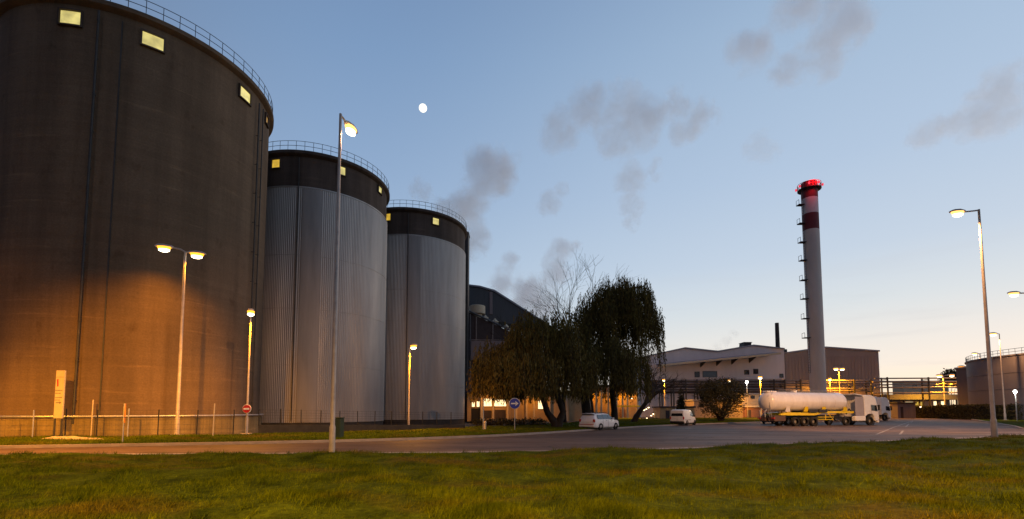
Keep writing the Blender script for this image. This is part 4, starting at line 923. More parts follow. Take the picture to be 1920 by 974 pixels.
for s in (-1, 1):
    fb = MB(); fb.prism([(-1.9, s*.72, 1.20), (3.0, s*.72, 1.18), (4.2, s*.72, 1.42), (9.0, s*.72, 1.42), (9.1, s*.72, 1.66), (3.9, s*.72, 1.66), (2.2, s*.72, 1.50), (-1.2, s*.72, 1.50), (-1.9, s*.72, 1.35)], (0, s*.26, 0)); fb.build('frame_rail', M['yellow'], t)
    for xx in (-.9, 1.75, 4.35, 7.6): MB().prism([(xx-.35, s*.95, 1.6), (xx+.35, s*.95, 1.6), (xx+.2, s*1.05, 2.15), (xx-.2, s*1.05, 2.15)], (0, s*.06, 0)).build('saddle', M['yellow'] if xx > 1 else M['tank_white'], t)
    MB().bev((2.0, s*1.0-.2, 1.52), (3.3, s*1.0+.2, 1.86), .03).bev((3.5, s*1.0-.2, 1.52), (4.7, s*1.0+.2, 1.86), .03).build('side_locker', M['dark_steel'], t)
    MB().tube([(3.3, s*1.15, .98), (5.6, s*1.15, .98)], .04, 6).tube([(3.3, s*1.15, .70), (5.6, s*1.15, .70)], .04, 6).tube([(4.4, s*1.15, 1.3), (4.4, s*1.15, .65)], .035, 6).tube([(5.5, s*1.15, .7), (4.9, s*1.1, 1.4)], .035, 6).build('side_guard', M['yellow'], t)
    for x in (0, 1.31, 2.62):
        wheel(t, x-0.0, s*1.08, .50, .34, s)
        MB().lathe([(.56, -.16), (.56, .16), (.54, .16), (.54, -.16)], 20, (x, s*1.08, .5), 'y', .35, pi-.35).build('mudguard', M['black'], t)
    MB().bev((-3.0, s*.95-.2, .8), (-2.85, s*.95+.2, .95), .02).build('tail_light', M['red_lens'], t)
    MB().bev((8.9, s*1.0-.25, .5), (10.55, s*1.0+.25, 1.08), .06).build('fuel_tank', M['white'], t)
    MB().box((9.0, s*1.18-.02, 1.0), (10.45, s*1.18+.02, 3.35)).build('side_panel', M['cab_grey'], t)
    MB().bev((-2.9, s*.6-.5, .55), (-1.3, s*.6+.4, 1.15), .05).build('rear_box', mat('rusty rear box', (.10, .06, .05), .7), t)
    MB().tube([(5.2, s*.85, .05), (5.2, s*.85, 1.2)], .07, 8).bev((5.05, s*.85-.12, 0.05), (5.35, s*.85+.12, .1), .01).build('landing_leg', M['dark_steel'], t)
MB().box((-2.9, -.4, .9), (7.5, .4, 1.2)).build('chassis', M['dark_steel'], t)
MB().prism([(10.41, -1.2, 2.4), (10.41, -1.2, 3.55), (9.0, -1.2, 3.7), (9.0, -1.2, 3.62), (10.3, -1.2, 3.45)], (0, 2.4, 0)).build('roof_deflector', M['cab_white'], t)
MB().tube([(8.4, -.5, 1.3), (8.8, -.6, 1.9), (9.4, -.5, 1.5)], .08, 8).tube([(8.3, .4, 1.3), (8.8, .3, 2.0), (9.4, .4, 1.5)], .08, 8).build('hoses', M['black'], t, True)
MB().tube([(-3.2, .2, 1.9), (-3.55, .2, 1.7), (-3.5, .2, 1.0)], .06, 8).tube([(-3.2, -.4, 1.8), (-3.5, -.4, 1.6), (-3.45, -.4, 1.0)], .06, 8).build('rear_pipes', M['galv'], t, True)
# a second lorry, mostly hidden by the first
g1 = G(1661, 789.5, 0); HT2 = R_(20)
t = thing('box_lorry', 'white lorry ahead of the tanker with only its cab in view', 'lorry', g1+Vector((-sin(HT2), cos(HT2), 0))*1.2-Vector((cos(HT2), sin(HT2), 0))*11.35, HT2)
tractor(t, 11.35, M['cab_white'], 3.85)
MB().bev((0, -1.25, 1.15), (9.4, 1.25, 3.95), .05).build('trailer_box', M['cab_white'], t)
for s in (-1, 1):
    for x in (1.6, 2.9, 4.2): wheel(t, x, s*1.08, .5, .34, s)

# ------------------------------------------------------------------ buildings
def at(px, py, Y): return W(px, py, Y)
def facade_box(mb, px0, px1, ytop, Y, depth, z0=0, ybot=None):
    a = at(px0, ytop, Y); b = at(px1, ytop, Y); zz = at(px0, ybot, Y).z if ybot else z0
    return mb.box((a.x, Y, zz), (b.x, Y+depth, a.z))
def win(parent, o, px0, px1, y0, y1, Y, m, frame=True, fm='dark_steel'):
    """a window set in a wall at the distance Y: frame and pane"""
    a = at(px0, y0, Y)-o; b = at(px1, y1, Y)-o; y = Y-o.y; fr = MB(); w = .12
    for (xa, xb, za, zb) in ((a.x-w, a.x, b.z-w, a.z+w), (b.x, b.x+w, b.z-w, a.z+w), (a.x, b.x, a.z, a.z+w), (a.x, b.x, b.z-w, b.z)): fr.box((xa, y-.06, za), (xb, y+.02, zb))
    f = fr.build('window', M[fm], parent); MB().box((a.x, y-.03, b.z), (b.x, y+.01, a.z)).build('pane', M[m], f)
    return f
# process building behind the last silo
Y0 = 84; o = Vector((at(872, 780, Y0).x, Y0, 0)); t = thing('process_building', 'dark framed process building between the farthest silo and the left willow', 'building', o)
def rel(px, py, Y=Y0): return at(px, py, Y)-o
p = [rel(872, 583), rel(982, 634), rel(982, 800), rel(872, 800)]
for q in p[2:]: q.z = -.1
MB().prism(p, (0, 14, 0)).build('wall', M['maroon'], t)
for px in (882, 893, 924, 952): MB().tube([rel(px, 585+(px-872)*.46)+Vector((0, -.1, 0)), Vector((rel(px, 700).x, -.1, 0))], .12, 6).build('steel_column', M['pipe'], t)
for py in (638, 690, 737): 
    a, b = rel(872, py), rel(982, py-1); MB().bev((a.x, -.22, a.z-.1), (b.x, -.03, a.z+.1), .02).build('steel_beam', M['pipe'], t)
a, b = rel(883, 640), rel(972, 676); MB().bev((a.x, -.35, b.z), (b.x, -.24, a.z), .02).build('cladding_panel', M['panel'], t)
e0, e1 = rel(873, 582), rel(984, 634); MB().tube([e0+Vector((0, -.3, .1)), e1+Vector((0, -.3, .1))], .18, 6).build('roof_edge', M['gallery'], t)
def cowl(px, py, s, label):
    p_ = at(px, py, Y0+2); t_ = thing('roof_ventilator', label, 'ventilator', (p_.x, Y0+2, p_.z), 0, 'conical ventilators on the roof edge')
    MB().lathe([(.75*s, -1.6*s), (.75*s, -.5*s), (.5*s, -.4*s), (.5*s, .1*s)], 18).build('base', M['galv'], t_, True, 35); MB().lathe([(.5*s, .0), (.95*s, .25*s), (.95*s, .45*s), (.4*s, .9*s), (.15*s, 1.3*s), (.001, 1.35*s)], 18).build('cowl', M['cream'], t_, True, 35)
cowl(910, 599, .62, 'grey conical roof ventilator beside the wide drum'); cowl(928, 607, .75, 'second grey conical ventilator down the roof edge'); cowl(949, 616, .62, 'lowest conical ventilator near the gallery support')
p_ = at(895, 590, Y0+2); t_ = thing('roof_drum', 'wide pale drum on the roof of the process building', 'roof drum', (p_.x, Y0+2, p_.z))
MB().lathe([(.9, -1.6), (.9, 0), (1.5, .05), (1.5, 1.5), (1.4, 1.6), (.001, 1.7)], 28).build('drum', M['cream'], t_, True, 35); MB().tube([(-.9, -.4, -1.2), (-1.5, -.4, -.3), (-1.6, -.4, .7)], .15, 8).build('elbow_pipe', M['galv'], t_, True)
# inclined conveyor gallery
Yg = 92; og = at(876, 560, Yg); t = thing('conveyor_gallery', 'dark blue grey inclined conveyor gallery above the process building', 'conveyor', og)
def rg(px, py): return at(px, py, Yg)-og
MB().prism([rg(868, 536), rg(900, 540), rg(927, 548), rg(1004, 596), rg(1060, 632), rg(1060, 655), rg(970, 610), rg(930, 602), rg(868, 590)], (0, 6, 0)).build('gallery_wall', M['gallery'], t)
MB().prism([rg(866, 533), rg(900, 537), rg(928, 545), rg(1060, 629), rg(1060, 632), rg(927, 548), rg(900, 540), rg(866, 536)], (0, 6.4, 0)).xform(Matrix.Translation((0, -.3, .05))).build('roof_edge', M['hall_roof'], t)
a = rg(921, 548); b = rg(921, 590); MB().bev((a.x-.3, -.25, b.z), (a.x+.3, -.02, a.z), .03).build('wall_post', M['panel'], t)
for px in (960, 972): q = rg(px, 606); MB().tube([q+Vector((0, .5, 0)), Vector((q.x, .5, -og.z))], .22, 6).build('support_leg', M['dark_steel'], t)
# dark shaft beside the last silo
a = at(869, 437, 80.5); b = at(878, 437, 80.5); t = thing('elevator_shaft', 'dark vertical elevator shaft at the right side of the farthest silo', 'shaft', (a.x, 80.5, 0))
MB().bev((0, 0, -.2), (b.x-a.x, 2.5, a.z), .05).build('shaft_wall', M['dark_steel'], t); MB().bev((-.1, -.1, a.z), (b.x-a.x+.1, 2.6, a.z+.2), .03).build('cap', M['black'], t)
# lit annex behind the willows
Ya = 76; o = Vector((at(876, 780, Ya).x, Ya, 0)); t = thing('lit_annex', 'long low ochre annex with glowing windows behind the left willow', 'building', o)
wl = MB(); a, b = at(876, 738, Ya)-o, at(1092, 738, Ya)-o
wl.box((a.x, 0, -.1), (b.x, 9, a.z)); wl.build('wall', M['ochre'], t)
MB().bev((a.x-.3, -.5, a.z), (b.x+.3, 9.3, a.z+.35), .05).build('roof', M['maroon'], t)
for px0, px1, y0, y1, m in ((885, 890, 755, 763, 'win_bright'), (894, 899, 753, 763, 'win_bright'), (907, 922, 748, 762, 'win_bright'), (927, 949, 750, 762, 'win_bright'), (955, 959, 752, 759, 'win_bright'), (1009, 1018, 751, 767, 'win_bright')): win(t, o, px0, px1, y0, y1, Ya, m, fm='ochre')
for px in (903, 925, 952, 968, 987, 1001, 1030, 1062): q = at(px, 742, Ya)-o; MB().bev((q.x-.14, -.55, -.1), (q.x+.14, -.25, q.z), .03).build('column', M['cream'], t)
for px0, px1, y0, y1, m in ((884, 900, 766, 792, 'black'), (906, 922, 770, 784, 'maroon'), (928, 948, 769, 786, 'maroon')):
    a_ = at(px0, y0, Ya)-o; b_ = at(px1, y1, Ya)-o; MB().bev((a_.x, -.08, max(0, b_.z)), (b_.x, -.005, a_.z), .02).build('door', M[m], t)
spot(t, (4, -3.0, 5.6), 900, SOD, 150); spot(t, (11, -3.0, 5.6), 900, SOD, 150)
Yb = 84; o = Vector((at(1092, 780, Yb).x, Yb, 0)); t = thing('lit_loading_dock', 'orange lit loading dock with columns behind the white car', 'building', o)
a, b = at(1092, 726, Yb)-o, at(1200, 726, Yb)-o
MB().box((a.x, 2.0, -.1), (b.x, 10, a.z)).build('wall', M['ochre'], t); MB().bev((a.x-.2, -.3, a.z), (b.x+.3, 10.2, a.z+.4), .04).build('roof', M['maroon'], t)
for px in (1096, 1106, 1118, 1127, 1140, 1156, 1167, 1176, 1195): q = at(px, 730, Yb)-o; MB().bev((q.x-.16, -.1, -.1), (q.x+.16, .22, a.z), .03).build('column', M['cream'], t)
for py in (762, 785): q = at(1160, py, Yb)-o; MB().bev((q.x-.5, -.16, q.z-.12), (b.x, -.11, q.z+.12), .02).build('dock_rail', M['yellow'], t)
q = at(1168, 768, Yb)-o; q2 = at(1178, 782, Yb)-o; MB().bev((q.x, 1.9, 0), (q2.x, 1.99, q.z), .02).build('door', M['brickred'], t)
for x in (2.5, 6.5, 9): spot(t, (x, .9, 5.4), 500, SOD, 160)
def bulb(label, px, py, Y, back=True):
    p_ = at(px, py, Y); t_ = thing('wall_lamp', label, 'lamp', p_, 0, 'small lamps around the buildings')
    MB().lathe([(.001, .22), (.12, .2), (.22, .02), (.2, .0)], 14).build('shade', M['dark_steel'], t_, True); MB().lathe([(.001, -.16), (.10, -.12), (.14, -.02), (.12, .0)], 14).build('bulb', M['lens_small'], t_, True)
    MB().tube([(0, .02, .2), (0, .02, .3), (0, .6, .35)], .03, 6).build('bracket', M['dark_steel'], t_)
bulb('small warm lamp on the process building left of the willow', 911, 680, 83.3)
bulb('small lamp glinting below the taller willow', 1133, 734, 83)
bulb('small lamp on the loading dock left of the dark bare tree', 1184, 747, 83.2)
# cluster of small lamps between the trees
for i, (px, py) in enumerate(((1208, 769), (1212, 767), (1216, 764), (1221, 779), (1225, 776), (1199, 773), (1213, 784))):
    bulb(('bulb %s in the cluster of small lights left of the white van' % ('topmost', 'second', 'third', 'lowest right', 'far right', 'far left', 'lowest')[i]).replace('bulb', 'small bright bulb,') if False else ['left of the two upper bulbs in the light cluster by the van', 'middle upper bulb in the light cluster by the van', 'topmost bulb in the light cluster left of the van', 'lower right bulb of the light cluster by the van', 'rightmost bulb of the light cluster beside the van', 'leftmost bulb of the light cluster by the dark tree', 'lowest bulb of the light cluster near the grass'][i], px, py, 92-i*.2)
# pale hall with two gables
Yh = 118; o = Vector((at(1226, 780, Yh).x, Yh, 0)); t = thing('pale_hall', 'pale factory hall with two low gables left of the chimney', 'building', o)
def rh(px, py, dy=0): return at(px, py, Yh)-o+Vector((0, dy, 0))
top = [rh(1200, 672), rh(1284, 654), rh(1345, 660.5), rh(1412, 649), rh(1470, 655.5)]
pts = top+[Vector((top[-1].x, 0, -.1)), Vector((top[0].x, 0, -.1))]
MB().prism(pts, (0, 30, 0)).build('wall', M['hall_white'], t)
rf = MB()
for a, b in zip(top, top[1:]): rf.prism([a+Vector((0, -.4, .03)), b+Vector((0, -.4, .03)), b+Vector((0, -.4, .33)), a+Vector((0, -.4, .33))], (0, 30.8, 0))
rf.build('roof', M['hall_roof'], t)
# lean-to canopy across the front and its supports
cA, cB = rh(1230, 683), rh(1447, 661.5)
MB().prism([cA+Vector((0, -.3, 0)), cB+Vector((0, -.3, 0)), cB+Vector((0, -4, -.5)), cA+Vector((0, -4, -.5))], (0, 0, -.3)).build('canopy', M['hall_roof'], t)
MB().prism([cA+Vector((0, -4.02, -.45)), cB+Vector((0, -4.02, -.45)), cB+Vector((0, -4.02, -.95)), cA+Vector((0, -4.02, -.95))], (0, -.12, 0)).build('fascia', M['cream'], t)
for px in (1313, 1343, 1371, 1404): q = rh(px, 676-(px-1282)*.09); MB().prism([q+Vector((-.1, -.05, -1)), q+Vector((-.1, -3.6, -1)), q+Vector((-.1, -.05, -2.2))], (.2, 0, 0)).build('bracket', M['dark_steel'], t)
for px0, px1, y0, y1, m in ((1396, 1404, 695, 702, 'glass'), (1413, 1421, 693, 701, 'glass'), (1462, 1468, 702, 708, 'glass'), (1303, 1311, 698, 707, 'glass'), (1318, 1344, 697, 707, 'sky_glass')): win(t, o, px0, px1, y0, y1, Yh, m)
a, b = rh(1240, 711), rh(1470, 711); MB().bev((a.x, -.5, a.z-.15), (b.x, -.02, a.z+.25), .03).build('ledge', M['hall_white'], t)
a, b = rh(1210, 713), rh(1470, 738); MB().box((a.x, -.2, b.z), (b.x, -.01, a.z)).build('dark_band', M['maroon'], t)
p_ = at(1401, 646, Yh+2); t2 = thing('roof_hood', 'dark box hood on the right gable of the pale hall', 'roof hood', (p_.x, Yh+2, p_.z))
MB().prism([(-1.0, 0, -.9), (1.0, 0, -.9), (1.15, 0, .45), (-.8, 0, .45)], (0, 2.5, 0)).build('hood', M['dark_steel'], t2); MB().bev((-.95, -.15, .45), (1.3, 2.65, .6), .03).build('cap', M['black'], t2)
# pipes on racks in front of the pale hall
def pipe_run(label, px0, px1, ys, Y, posts, ybase=783, m='pipe', slope=0):
    o = Vector((at(px0, 700, Y).x, Y, 0)); t = thing('pipe_rack', label, 'pipe rack', o, 0, 'pipe racks in front of the halls')
    for i, py in enumerate(ys):
        a = at(px0, py, Y)-o; b = at(px1, py+slope, Y)-o; dy = (i % 3)*.6
        MB().tube([a+Vector((0, dy, 0)), b+Vector((0, dy, 0))], (.16, .22, .12, .18)[i % 4], 8).build('pipe', M[m], t, True)
    for px in posts:
        a = at(px, min(ys), Y)-o
        for dy in (-.25, 1.5): MB().bev((a.x-.15, dy-.12, -.1), (a.x+.15, dy+.12, a.z+.3), .02).build('rack_post', M['dark_steel'], t)
        for py in ys[::2]: z = (at(px, py, Y)).z; MB().box((a.x-.1, -.13, z-.35), (a.x+.1, 1.38, z-.2)).build('cross_arm', M['dark_steel'], t)
    return t
pipe_run('long pipe rack in front of the pale hall and the brown hall', 1232, 1640, (714, 719, 723, 729, 733), 112, (1240, 1262, 1285, 1306, 1330, 1450, 1470, 1500, 1600, 1632))
pipe_run('pipe bridge crossing the gap right of the brown grey hall', 1640, 1850, (710, 716, 721, 727, 737), 108, (1662, 1739, 1812), slope=-1)
# low buildings between the hall and the road
def low_building(label, px0, px1, ytop, Y, depth, m, roof='hall_roof', wins=(), name='low_building', doors=()):
    o = Vector((at(px0, 780, Y).x, Y, 0)); t = thing(name, label, 'building', o); a = at(px0, ytop, Y)-o; b = at(px1, ytop, Y)-o
    MB().box((0, 0, -.1), (b.x, depth, a.z)).build('wall', M[m], t); MB().bev((-.2, -.25, a.z), (b.x+.2, depth+.2, a.z+.3), .03).build('roof', M[roof], t)
    for w in wins: win(t, o, *w[:4], Y, w[4])
    for (p0, p1, y0) in doors: q0 = at(p0, y0, Y)-o; q1 = at(p1, y0, Y)-o; MB().bev((q0.x, -.06, 0), (q1.x, -.005, q0.z), .02).build('door', M['maroon'], t)
    return t
low_building('cream low building behind the left end of the tanker', 1392, 1450, 740, 106, 5, 'cream', wins=((1408, 1414, 743, 747, 'glass'), (1424, 1431, 743, 747, 'glass')))
low_building('red brown low shed left of the tanker', 1386, 1452, 764, 100, 4, 'brickred', 'cream', doors=((1400, 1408, 769),))
low_building('small orange lit kiosk left of the white van', 1237, 1266, 765, 88, 4, 'ochre', 'maroon', doors=((1248, 1255, 770),))
low_building('small orange lit shed right of the pointed conifer', 1286, 1302, 765, 89, 4, 'ochre', 'maroon', doors=((1290, 1294, 770),))
low_building('grey store between the shed and the dark shrub', 1302, 1392, 752, 96, 6, 'panel', wins=((1312, 1318, 758, 763, 'glass'),))
# brown grey hall
Yk = 120; o = Vector((at(1470, 780, Yk).x, Yk, 0)); t = thing('brown_hall', 'tall brown grey sheet metal hall behind the chimney', 'building', o)
def rk(px, py): return at(px, py, Yk)-o
a, b, c_, d = rk(1471, 664), rk(1548, 653), rk(1552, 652), rk(1647, 660)
MB().prism([a, b, d, Vector((d.x, 0, -.1)), Vector((a.x, 0, -.1))], (0, 34, 0)).build('wall', M['hall_grey'], t)
MB().prism([a+Vector((-.2, -.3, .02)), b+Vector((0, -.3, .02)), d+Vector((.2, -.3, .02)), d+Vector((.2, -.3, .4)), b+Vector((0, -.3, .4)), a+Vector((-.2, -.3, .4))], (0, 34.6, 0)).build('roof', M['hall_roof'], t)
a, b = rk(1540, 728), rk(1648, 741); MB().box((a.x, -.3, b.z), (b.x, -.01, a.z)).build('ochre_band', M['ochre'], t)
sb = MB()
for i in range(28): x = rk(1473+i*6.2, 700).x; sb.box((x, -.06, 0), (x+.1, -.004, rk(1473, 668).z))
sb.build('wall_rib', M['hall_grey'], t)
p_ = at(1478, 664, 117); t = thing('vent_stack', 'slim dark flue on a box at the corner of the brown hall', 'stack', (p_.x, 121.5, 0)); zt = at(1478, 606, 121.5).z; zb = at(1478, 656, 121.5).z
MB().tube([(0, 0, zb-1), (0, 0, zt)], [.55, .48], 16).build('flue', M['dark_steel'], t, True, 40); MB().bev((-1.0, -1.0, zb-3.5), (1.9, 1.6, zb), .05).build('fan_box', M['dark_steel'], t)
# chimney
Yc = 104; pc = at(1534, 730, Yc); t = thing('chimney', 'tall pale factory chimney with red and white bands and red lights', 'chimney', (pc.x, Yc, 0))
ztop = at(1513, 344, Yc).z; rb_, rt_ = 13.0/F*Yc, 14.5/F*Yc*.98
def rz(z): return rb_*1.02+(rt_*.97-rb_*1.02)*z/ztop
def zpx(py): return at(1520, py, Yc).z
z3_, z2_, z1_ = zpx(433), zpx(403), zpx(374)
MB().lathe([(rz(0), -.2), (rz(z3_), z3_)], 36).build('shaft', M['chimney'], t, True)
for za, zb, m in ((z3_, z2_, 'chimney_red'), (z2_, z1_, 'chimney_white'), (z1_, ztop, 'chimney_red')): MB().lathe([(rz(za), za), (rz(zb), zb)], 36).build('painted_band', M[m], t, True)
MB().lathe([(rz(ztop), ztop-.01), (rz(ztop)*.85, ztop), (rz(ztop)*.85, ztop-2)], 36).build('rim', M['black'], t)
zp = zpx(358); MB().lathe([(rz(zp)-.1, zp), (rz(zp)+.75, zp+.1), (rz(zp)+.75, zp+.25), (rz(zp)-.1, zp+.25)], 36).build('platform', M['dark_steel'], t)
gb = MB()
for i in range(24): a = 2*pi*i/24; q = rz(zp)+.7; gb.tube([(q*cos(a), q*sin(a), zp+.2), (q*cos(a), q*sin(a), zp+1.5)], .05, 4)
for z in (zp+.9, zp+1.5): gb.lathe([(rz(zp)+.7+.05*cos(q*pi/2), z+.05*sin(q*pi/2)) for q in range(5)], 36)
gb.build('platform_railing', M['red'], t)  # red colour here stands in for the warning lights' glow on the collar
for i in range(8):
    a = 2*pi*i/8+.2; q = rz(zp)+.95; f = MB().lathe([(.001, -.25), (.18, -.2), (.2, .2), (.13, .32), (.001, .35)], 12, (q*cos(a), q*sin(a), zp+.75)).build('warning_light', M['red_light'], t, True)
d_ = bpy.data.lights.new('warning_glow', 'POINT'); d_.energy = 500; d_.color = (1, .03, .05); d_.shadow_soft_size = .4; lo = bpy.data.objects.new('warning_glow', d_); COL.objects.link(lo); lo.parent = t; lo.location = (-.6, -rz(zp)-1.6, zp+1.0)
la = MB(); al = pi+.15; z = 8
for s in (-.25, .25):
    la.tube([((rz(z)+.35)*cos(al)-s*sin(al), (rz(z)+.35)*sin(al)+s*cos(al), z) for z in (zpx(700), zp)], .05, 4)
z = zpx(700)
while z < zp: q = rz(z)+.35; la.tube([(q*cos(al)+.25*sin(al), q*sin(al)-.25*cos(al), z), (q*cos(al)-.25*sin(al), q*sin(al)+.25*cos(al), z)], .03, 4); z += .6
la.build('ladder', M['dark_steel'], t)
for py in (385, 420, 455, 489, 526, 561, 598, 634): z = zpx(py); q = rz(z); MB().bev((-q-1.25, -.6, z-.08), (-q+.1, .6, z+.08), .02).tube([(-q-1.2, -.5, z), (-q-1.2, -.5, z+1.1)], .05, 4).tube([(-q-1.2, .5, z), (-q-1.2, .5, z+1.1)], .05, 4).tube([(-q-1.2, -.5, z+1.1), (-q-1.2, .5, z+1.1)], .05, 4).build('rest_platform', M['dark_steel'], t)
# round tank at the right
Ct = Vector((105, 76.6, 0)); t = thing('round_tank', 'wide low slate grey round tank at the right edge', 'tank', Ct)
MB().lathe([(20.5, -.2), (20.5, 10.9), (20.7, 10.95), (20.7, 11.15), (20.4, 11.2), (.01, 13)], 120).build('tank_wall', M['tank_wall'], t, True, 30)
rb = MB()
for i in range(130): a = 2*pi*i/130; rb.tube([(20.5*cos(a), 20.5*sin(a), 11.1), (20.5*cos(a), 20.5*sin(a), 12.1)], .035, 4)
for z in (11.6, 12.1): rb.lathe([(20.5+.035*cos(q*pi/2), z+.035*sin(q*pi/2)) for q in range(5)], 130)
rb.build('railing', M['rail'], t)
sj = MB()
for z in (2.7, 5.4, 8.1): sj.lathe([(20.5, z-.05), (20.56, z-.04), (20.56, z+.04), (20.5, z+.05)], 120)
sj.build('plate_ring', M['tank_wall'], t)
low_building('dark square plant house left of the round tank', 1823, 1850, 690, 93, 2.8, 'tank_wall')
# things beyond the pipe bridge
low_building('pale cream building behind the pipe bridge', 1697, 1778, 716, 138, 4, 'cream', wins=((1712, 1718, 722, 728, 'glass'), (1750, 1756, 722, 728, 'glass')))
o = Vector((at(1660, 780, 118).x, 118, 0)); t = thing('covered_bridge', 'long dark blue flat canopy under the pipe bridge', 'canopy', o)
a, b = at(1662, 740, 118)-o, at(1800, 750, 118)-o; MB().bev((a.x, -1, b.z), (b.x, 5, a.z), .05).build('deck', mat('blue slate deck', (.07, .08, .12), .6), t)
for px in (1668, 1697, 1726, 1760, 1796): q = at(px, 750, 118)-o; MB().bev((q.x-.15, .2, -.1), (q.x+.15, .5, q.z), .02).build('support_post', M['dark_steel'], t)
t = low_building('glowing workshop front under the dark canopy', 1690, 1778, 752, 126, 4, 'ochre', 'maroon')
o = Vector(t.location)
for px0, px1, y0, y1, m in ((1697, 1712, 754, 761, 'win_bright'), (1716, 1732, 754, 764, 'win_yellow'), (1750, 1760, 753, 764, 'win_bright'), (1764, 1771, 753, 766, 'win_bright')): win(t, o, px0, px1, y0, y1, 126, m, fm='ochre')
low_building('small pale gatehouse at the end of the road beside the lorries', 1684, 1716, 757, 98, 2, 'panel', 'maroon', doors=((1688, 1693, 763),))
b = G(1691, 784, 0); t = thing('barrier_block', 'striped barrier block on the road by the gatehouse', 'barrier', b)
MB().bev((-.9, -.25, 0), (.2, .25, 1.25), .04).build('blue_part', M['blue'], t)
for i in range(4): MB().bev((.25, -.2, .3*i), (.75, .2, .3*i+.28), .02).build('stripe', M['sign_white'] if i % 2 else M['brickred'], t)
bulb('bright small lamp at the end of the hedge near the gatehouse', 1726, 763, 99)

# ------------------------------------------------------------------ moon, steam and clouds
pm = W(793, 203, 2400); t = bpy.data.objects.new('moon', None)
mb = MB().lathe([(.001, -1)]+[(cos(q), sin(q)) for q in np.linspace(-1.45, 1.45, 16)]+[(.001, 1)], 28); mb.v = [tuple(Vector(v)*(7.8/F*2400)) for v in mb.v]
bpy.data.objects.remove(t); mo = mb.build('moon', M['moonlit'], None, True); mo.location = pm; tag(mo, 'bright round moon in the dusk sky right of the tall lamp', 'moon')

def cloud(label, blobs, Y, dens, col, name='steam_cloud', nscale=.09, thr=.20, amp=.95, seed=0):
    """a puff of steam: a closed hull around soft balls, filled with uneven fog"""
    c0 = W(blobs[0][0], blobs[0][1], Y)
    balls = []
    rs = random.Random(seed)
    for bl in blobs:
        px, py, r = bl[:3]; dy = rs.uniform(-.4, .4)*r/F*Y; balls.append((W(px, py, Y)+Vector((0, dy, 0))-c0, r/F*Y))
    hull = MB()
    for p, r in balls:
        hull.lathe([(.001, -r)]+[(r*cos(q), r*sin(q)) for q in np.linspace(-1.3, 1.3, 9)]+[(.001, r)], 16, p)
    m = bpy.data.materials.new('steam'); m.use_nodes = True; nt = m.node_tree; nt.nodes.clear(); L = nt.links
    out = nt.nodes.new('ShaderNodeOutputMaterial'); pv = nt.nodes.new('ShaderNodeVolumePrincipled'); L.new(pv.outputs[0], out.inputs['Volume'])
    pv.inputs['Color'].default_value = (*col, 1); pv.inputs['Anisotropy'].default_value = .55
    tc = nt.nodes.new('ShaderNodeTexCoord'); last = None
    rm_ = sum(b[1] for b in balls)/len(balls)
    wn_ = nt.nodes.new('ShaderNodeTexNoise'); wn_.inputs['Scale'].default_value = 1.1/rm_; wn_.inputs['Detail'].default_value = 3; L.new(tc.outputs['Object'], wn_.inputs['Vector'])
    wsub = nt.nodes.new('ShaderNodeVectorMath'); wsub.operation = 'SUBTRACT'; L.new(wn_.outputs['Color'], wsub.inputs[0]); wsub.inputs[1].default_value = (.5, .5, .5)
    wsc = nt.nodes.new('ShaderNodeVectorMath'); wsc.operation = 'SCALE'; L.new(wsub.outputs[0], wsc.inputs[0]); wsc.inputs['Scale'].default_value = rm_*1.9
    wadd = nt.nodes.new('ShaderNodeVectorMath'); wadd.operation = 'ADD'; L.new(tc.outputs['Object'], wadd.inputs[0]); L.new(wsc.outputs[0], wadd.inputs[1])
    def math_(op, a, b):
        n = nt.nodes.new('ShaderNodeMath'); n.operation = op
        for i, x in enumerate((a, b)):
            if isinstance(x, (int, float)): n.inputs[i].default_value = x
            else: L.new(x, n.inputs[i])
        return n.outputs[0]
    lim = None
    for p, r in balls:
        d0 = nt.nodes.new('ShaderNodeVectorMath'); d0.operation = 'DISTANCE'; L.new(tc.outputs['Object'], d0.inputs[0]); d0.inputs[1].default_value = p
        g = math_('ADD', math_('MULTIPLY', d0.outputs['Value'], -1/r), 1.0); lim = g if lim is None else math_('MAXIMUM', lim, g)
        d = nt.nodes.new('ShaderNodeVectorMath'); d.operation = 'DISTANCE'; L.new(wadd.outputs[0], d.inputs[0]); d.inputs[1].default_value = p
        f = math_('MULTIPLY', d.outputs['Value'], -1/r); f = math_('ADD', f, 1.0)
        last = f if last is None else math_('MAXIMUM', last, f)
    mp = nt.nodes.new('ShaderNodeMapping'); mp.inputs['Location'].default_value = (seed*13.7, seed*5.1, 0); L.new(tc.outputs['Object'], mp.inputs[0])
    n = nt.nodes.new('ShaderNodeTexNoise'); n.inputs['Scale'].default_value = nscale*1.7; n.inputs['Detail'].default_value = 6; n.inputs['Roughness'].default_value = .7; L.new(mp.outputs[0], n.inputs['Vector'])
    f = math_('ADD', math_('MULTIPLY', last, 1.1), math_('MULTIPLY', math_('SUBTRACT', n.outputs['Fac'], .5), amp*2))
    f = math_('SUBTRACT', f, thr); f = math_('MINIMUM', f, .5)
    # nothing at the hull itself
    e = math_('MINIMUM', math_('MULTIPLY', math_('MAXIMUM', lim, 0), 4), 1)
    f = math_('MULTIPLY', math_('MULTIPLY', math_('MAXIMUM', f, 0), e), dens)
    L.new(f, pv.inputs['Density'])
    o = hull.build(name, m); o.location = c0
    rm = o.modifiers.new('hull', 'REMESH'); rm.mode = 'VOXEL'; rm.voxel_size = max(.8, max(b[1] for b in balls)*.16)
    m.cycles.volume_step_rate = 1.0
    tag(o, label, 'steam cloud', 'drifting steam clouds'); return o
MA = (.995, .985, .99)
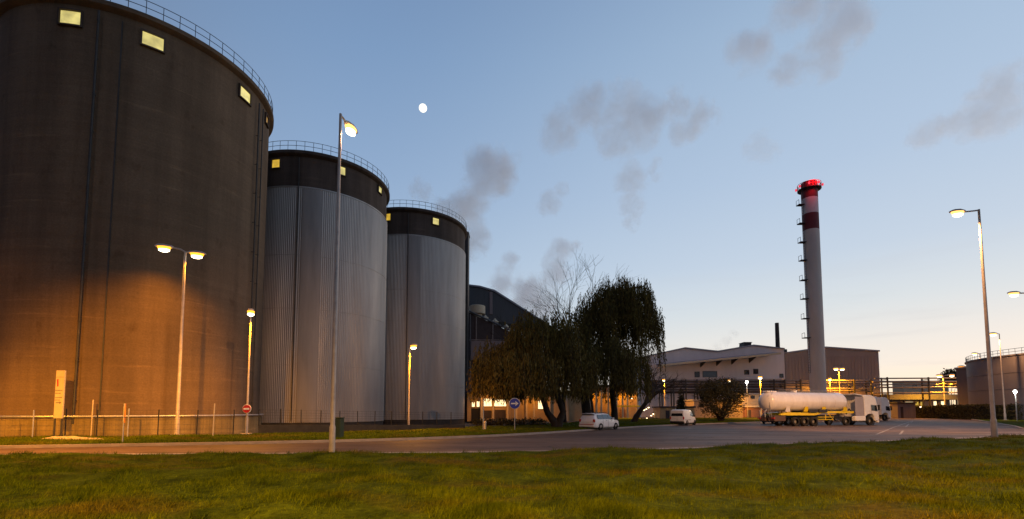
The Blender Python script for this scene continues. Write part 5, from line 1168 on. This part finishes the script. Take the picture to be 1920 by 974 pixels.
cloud('large billowing steam plume rising behind the farthest silo', [(915, 330, 62), (880, 370, 55), (940, 315, 55), (865, 410, 55), (880, 450, 50), (840, 390, 40)], 170, 0.260, MA, nscale=.10, seed=1)
cloud('small puff of steam above the rim of the farthest silo', [(785, 350, 30), (798, 362, 22)], 170, 0.154, MA, nscale=.16, seed=2)
cloud('pinkish steam rising behind the conveyor gallery and bare tree', [(1000, 570, 65), (1040, 510, 45), (1050, 475, 32), (945, 530, 40), (985, 545, 45), (958, 492, 24), (1075, 468, 22)], 170, 0.221, (1, .975, .98), nscale=.10, seed=3)
cloud('wide ragged cloud high above the willows', [(1050, 250, 55), (1100, 215, 60), (1170, 190, 55), (1200, 240, 60), (1150, 270, 55), (1225, 215, 40)], 230, 0.117, MA, nscale=.085, seed=4)
cloud('ragged cloud to the right of the wide one above the willows', [(1268, 195, 42), (1320, 215, 45), (1290, 240, 40)], 230, 0.130, MA, nscale=.09, seed=5)
cloud('faint trailing wisp below the wide ragged cloud', [(1185, 330, 45), (1230, 315, 28), (1185, 385, 34), (1183, 420, 24)], 230, 0.110, MA, nscale=.10, seed=6)
cloud('small isolated puff above the bare tree', [(1030, 382, 34), (1050, 360, 22)], 230, 0.130, MA, nscale=.12, seed=7)
cloud('dark drifting cloud at the top of the picture', [(1500, 5, 75), (1420, 75, 60), (1560, 60, 75), (1480, 125, 50), (1540, 120, 55), (1400, 95, 40)], 260, 0.099, (.98, .97, .985), nscale=.06, seed=8)
cloud('thin cloud at the upper right edge of the sky', [(1870, 175, 65), (1800, 230, 55), (1725, 258, 40), (1890, 210, 55)], 260, 0.078, (.99, .98, .99), nscale=.07, seed=9)
cloud('faint grey smudge of cloud left of the chimney top', [(1425, 272, 40), (1440, 285, 30)], 260, 0.050, MA, nscale=.09, seed=10)
cloud('thin steam wisp over the roof of the pale hall', [(1345, 655, 18), (1362, 640, 16), (1378, 626, 13)], 150, 0.120, MA, nscale=.25, seed=11)

# ------------------------------------------------------------------ render settings
scene.render.engine = 'CYCLES'
scene.cycles.use_denoising = True
scene.cycles.max_bounces = 12; scene.cycles.diffuse_bounces = 3; scene.cycles.glossy_bounces = 3; scene.cycles.transparent_max_bounces = 4; scene.cycles.volume_bounces = 10
scene.cycles.volume_max_steps = 128
scene.cycles.sample_clamp_indirect = 6
scene.cycles.use_light_tree = True
scene.view_settings.view_transform = 'Standard'; scene.view_settings.look = 'None'; scene.view_settings.exposure = 0; scene.view_settings.gamma = 1
scene.view_settings.use_curve_mapping = False
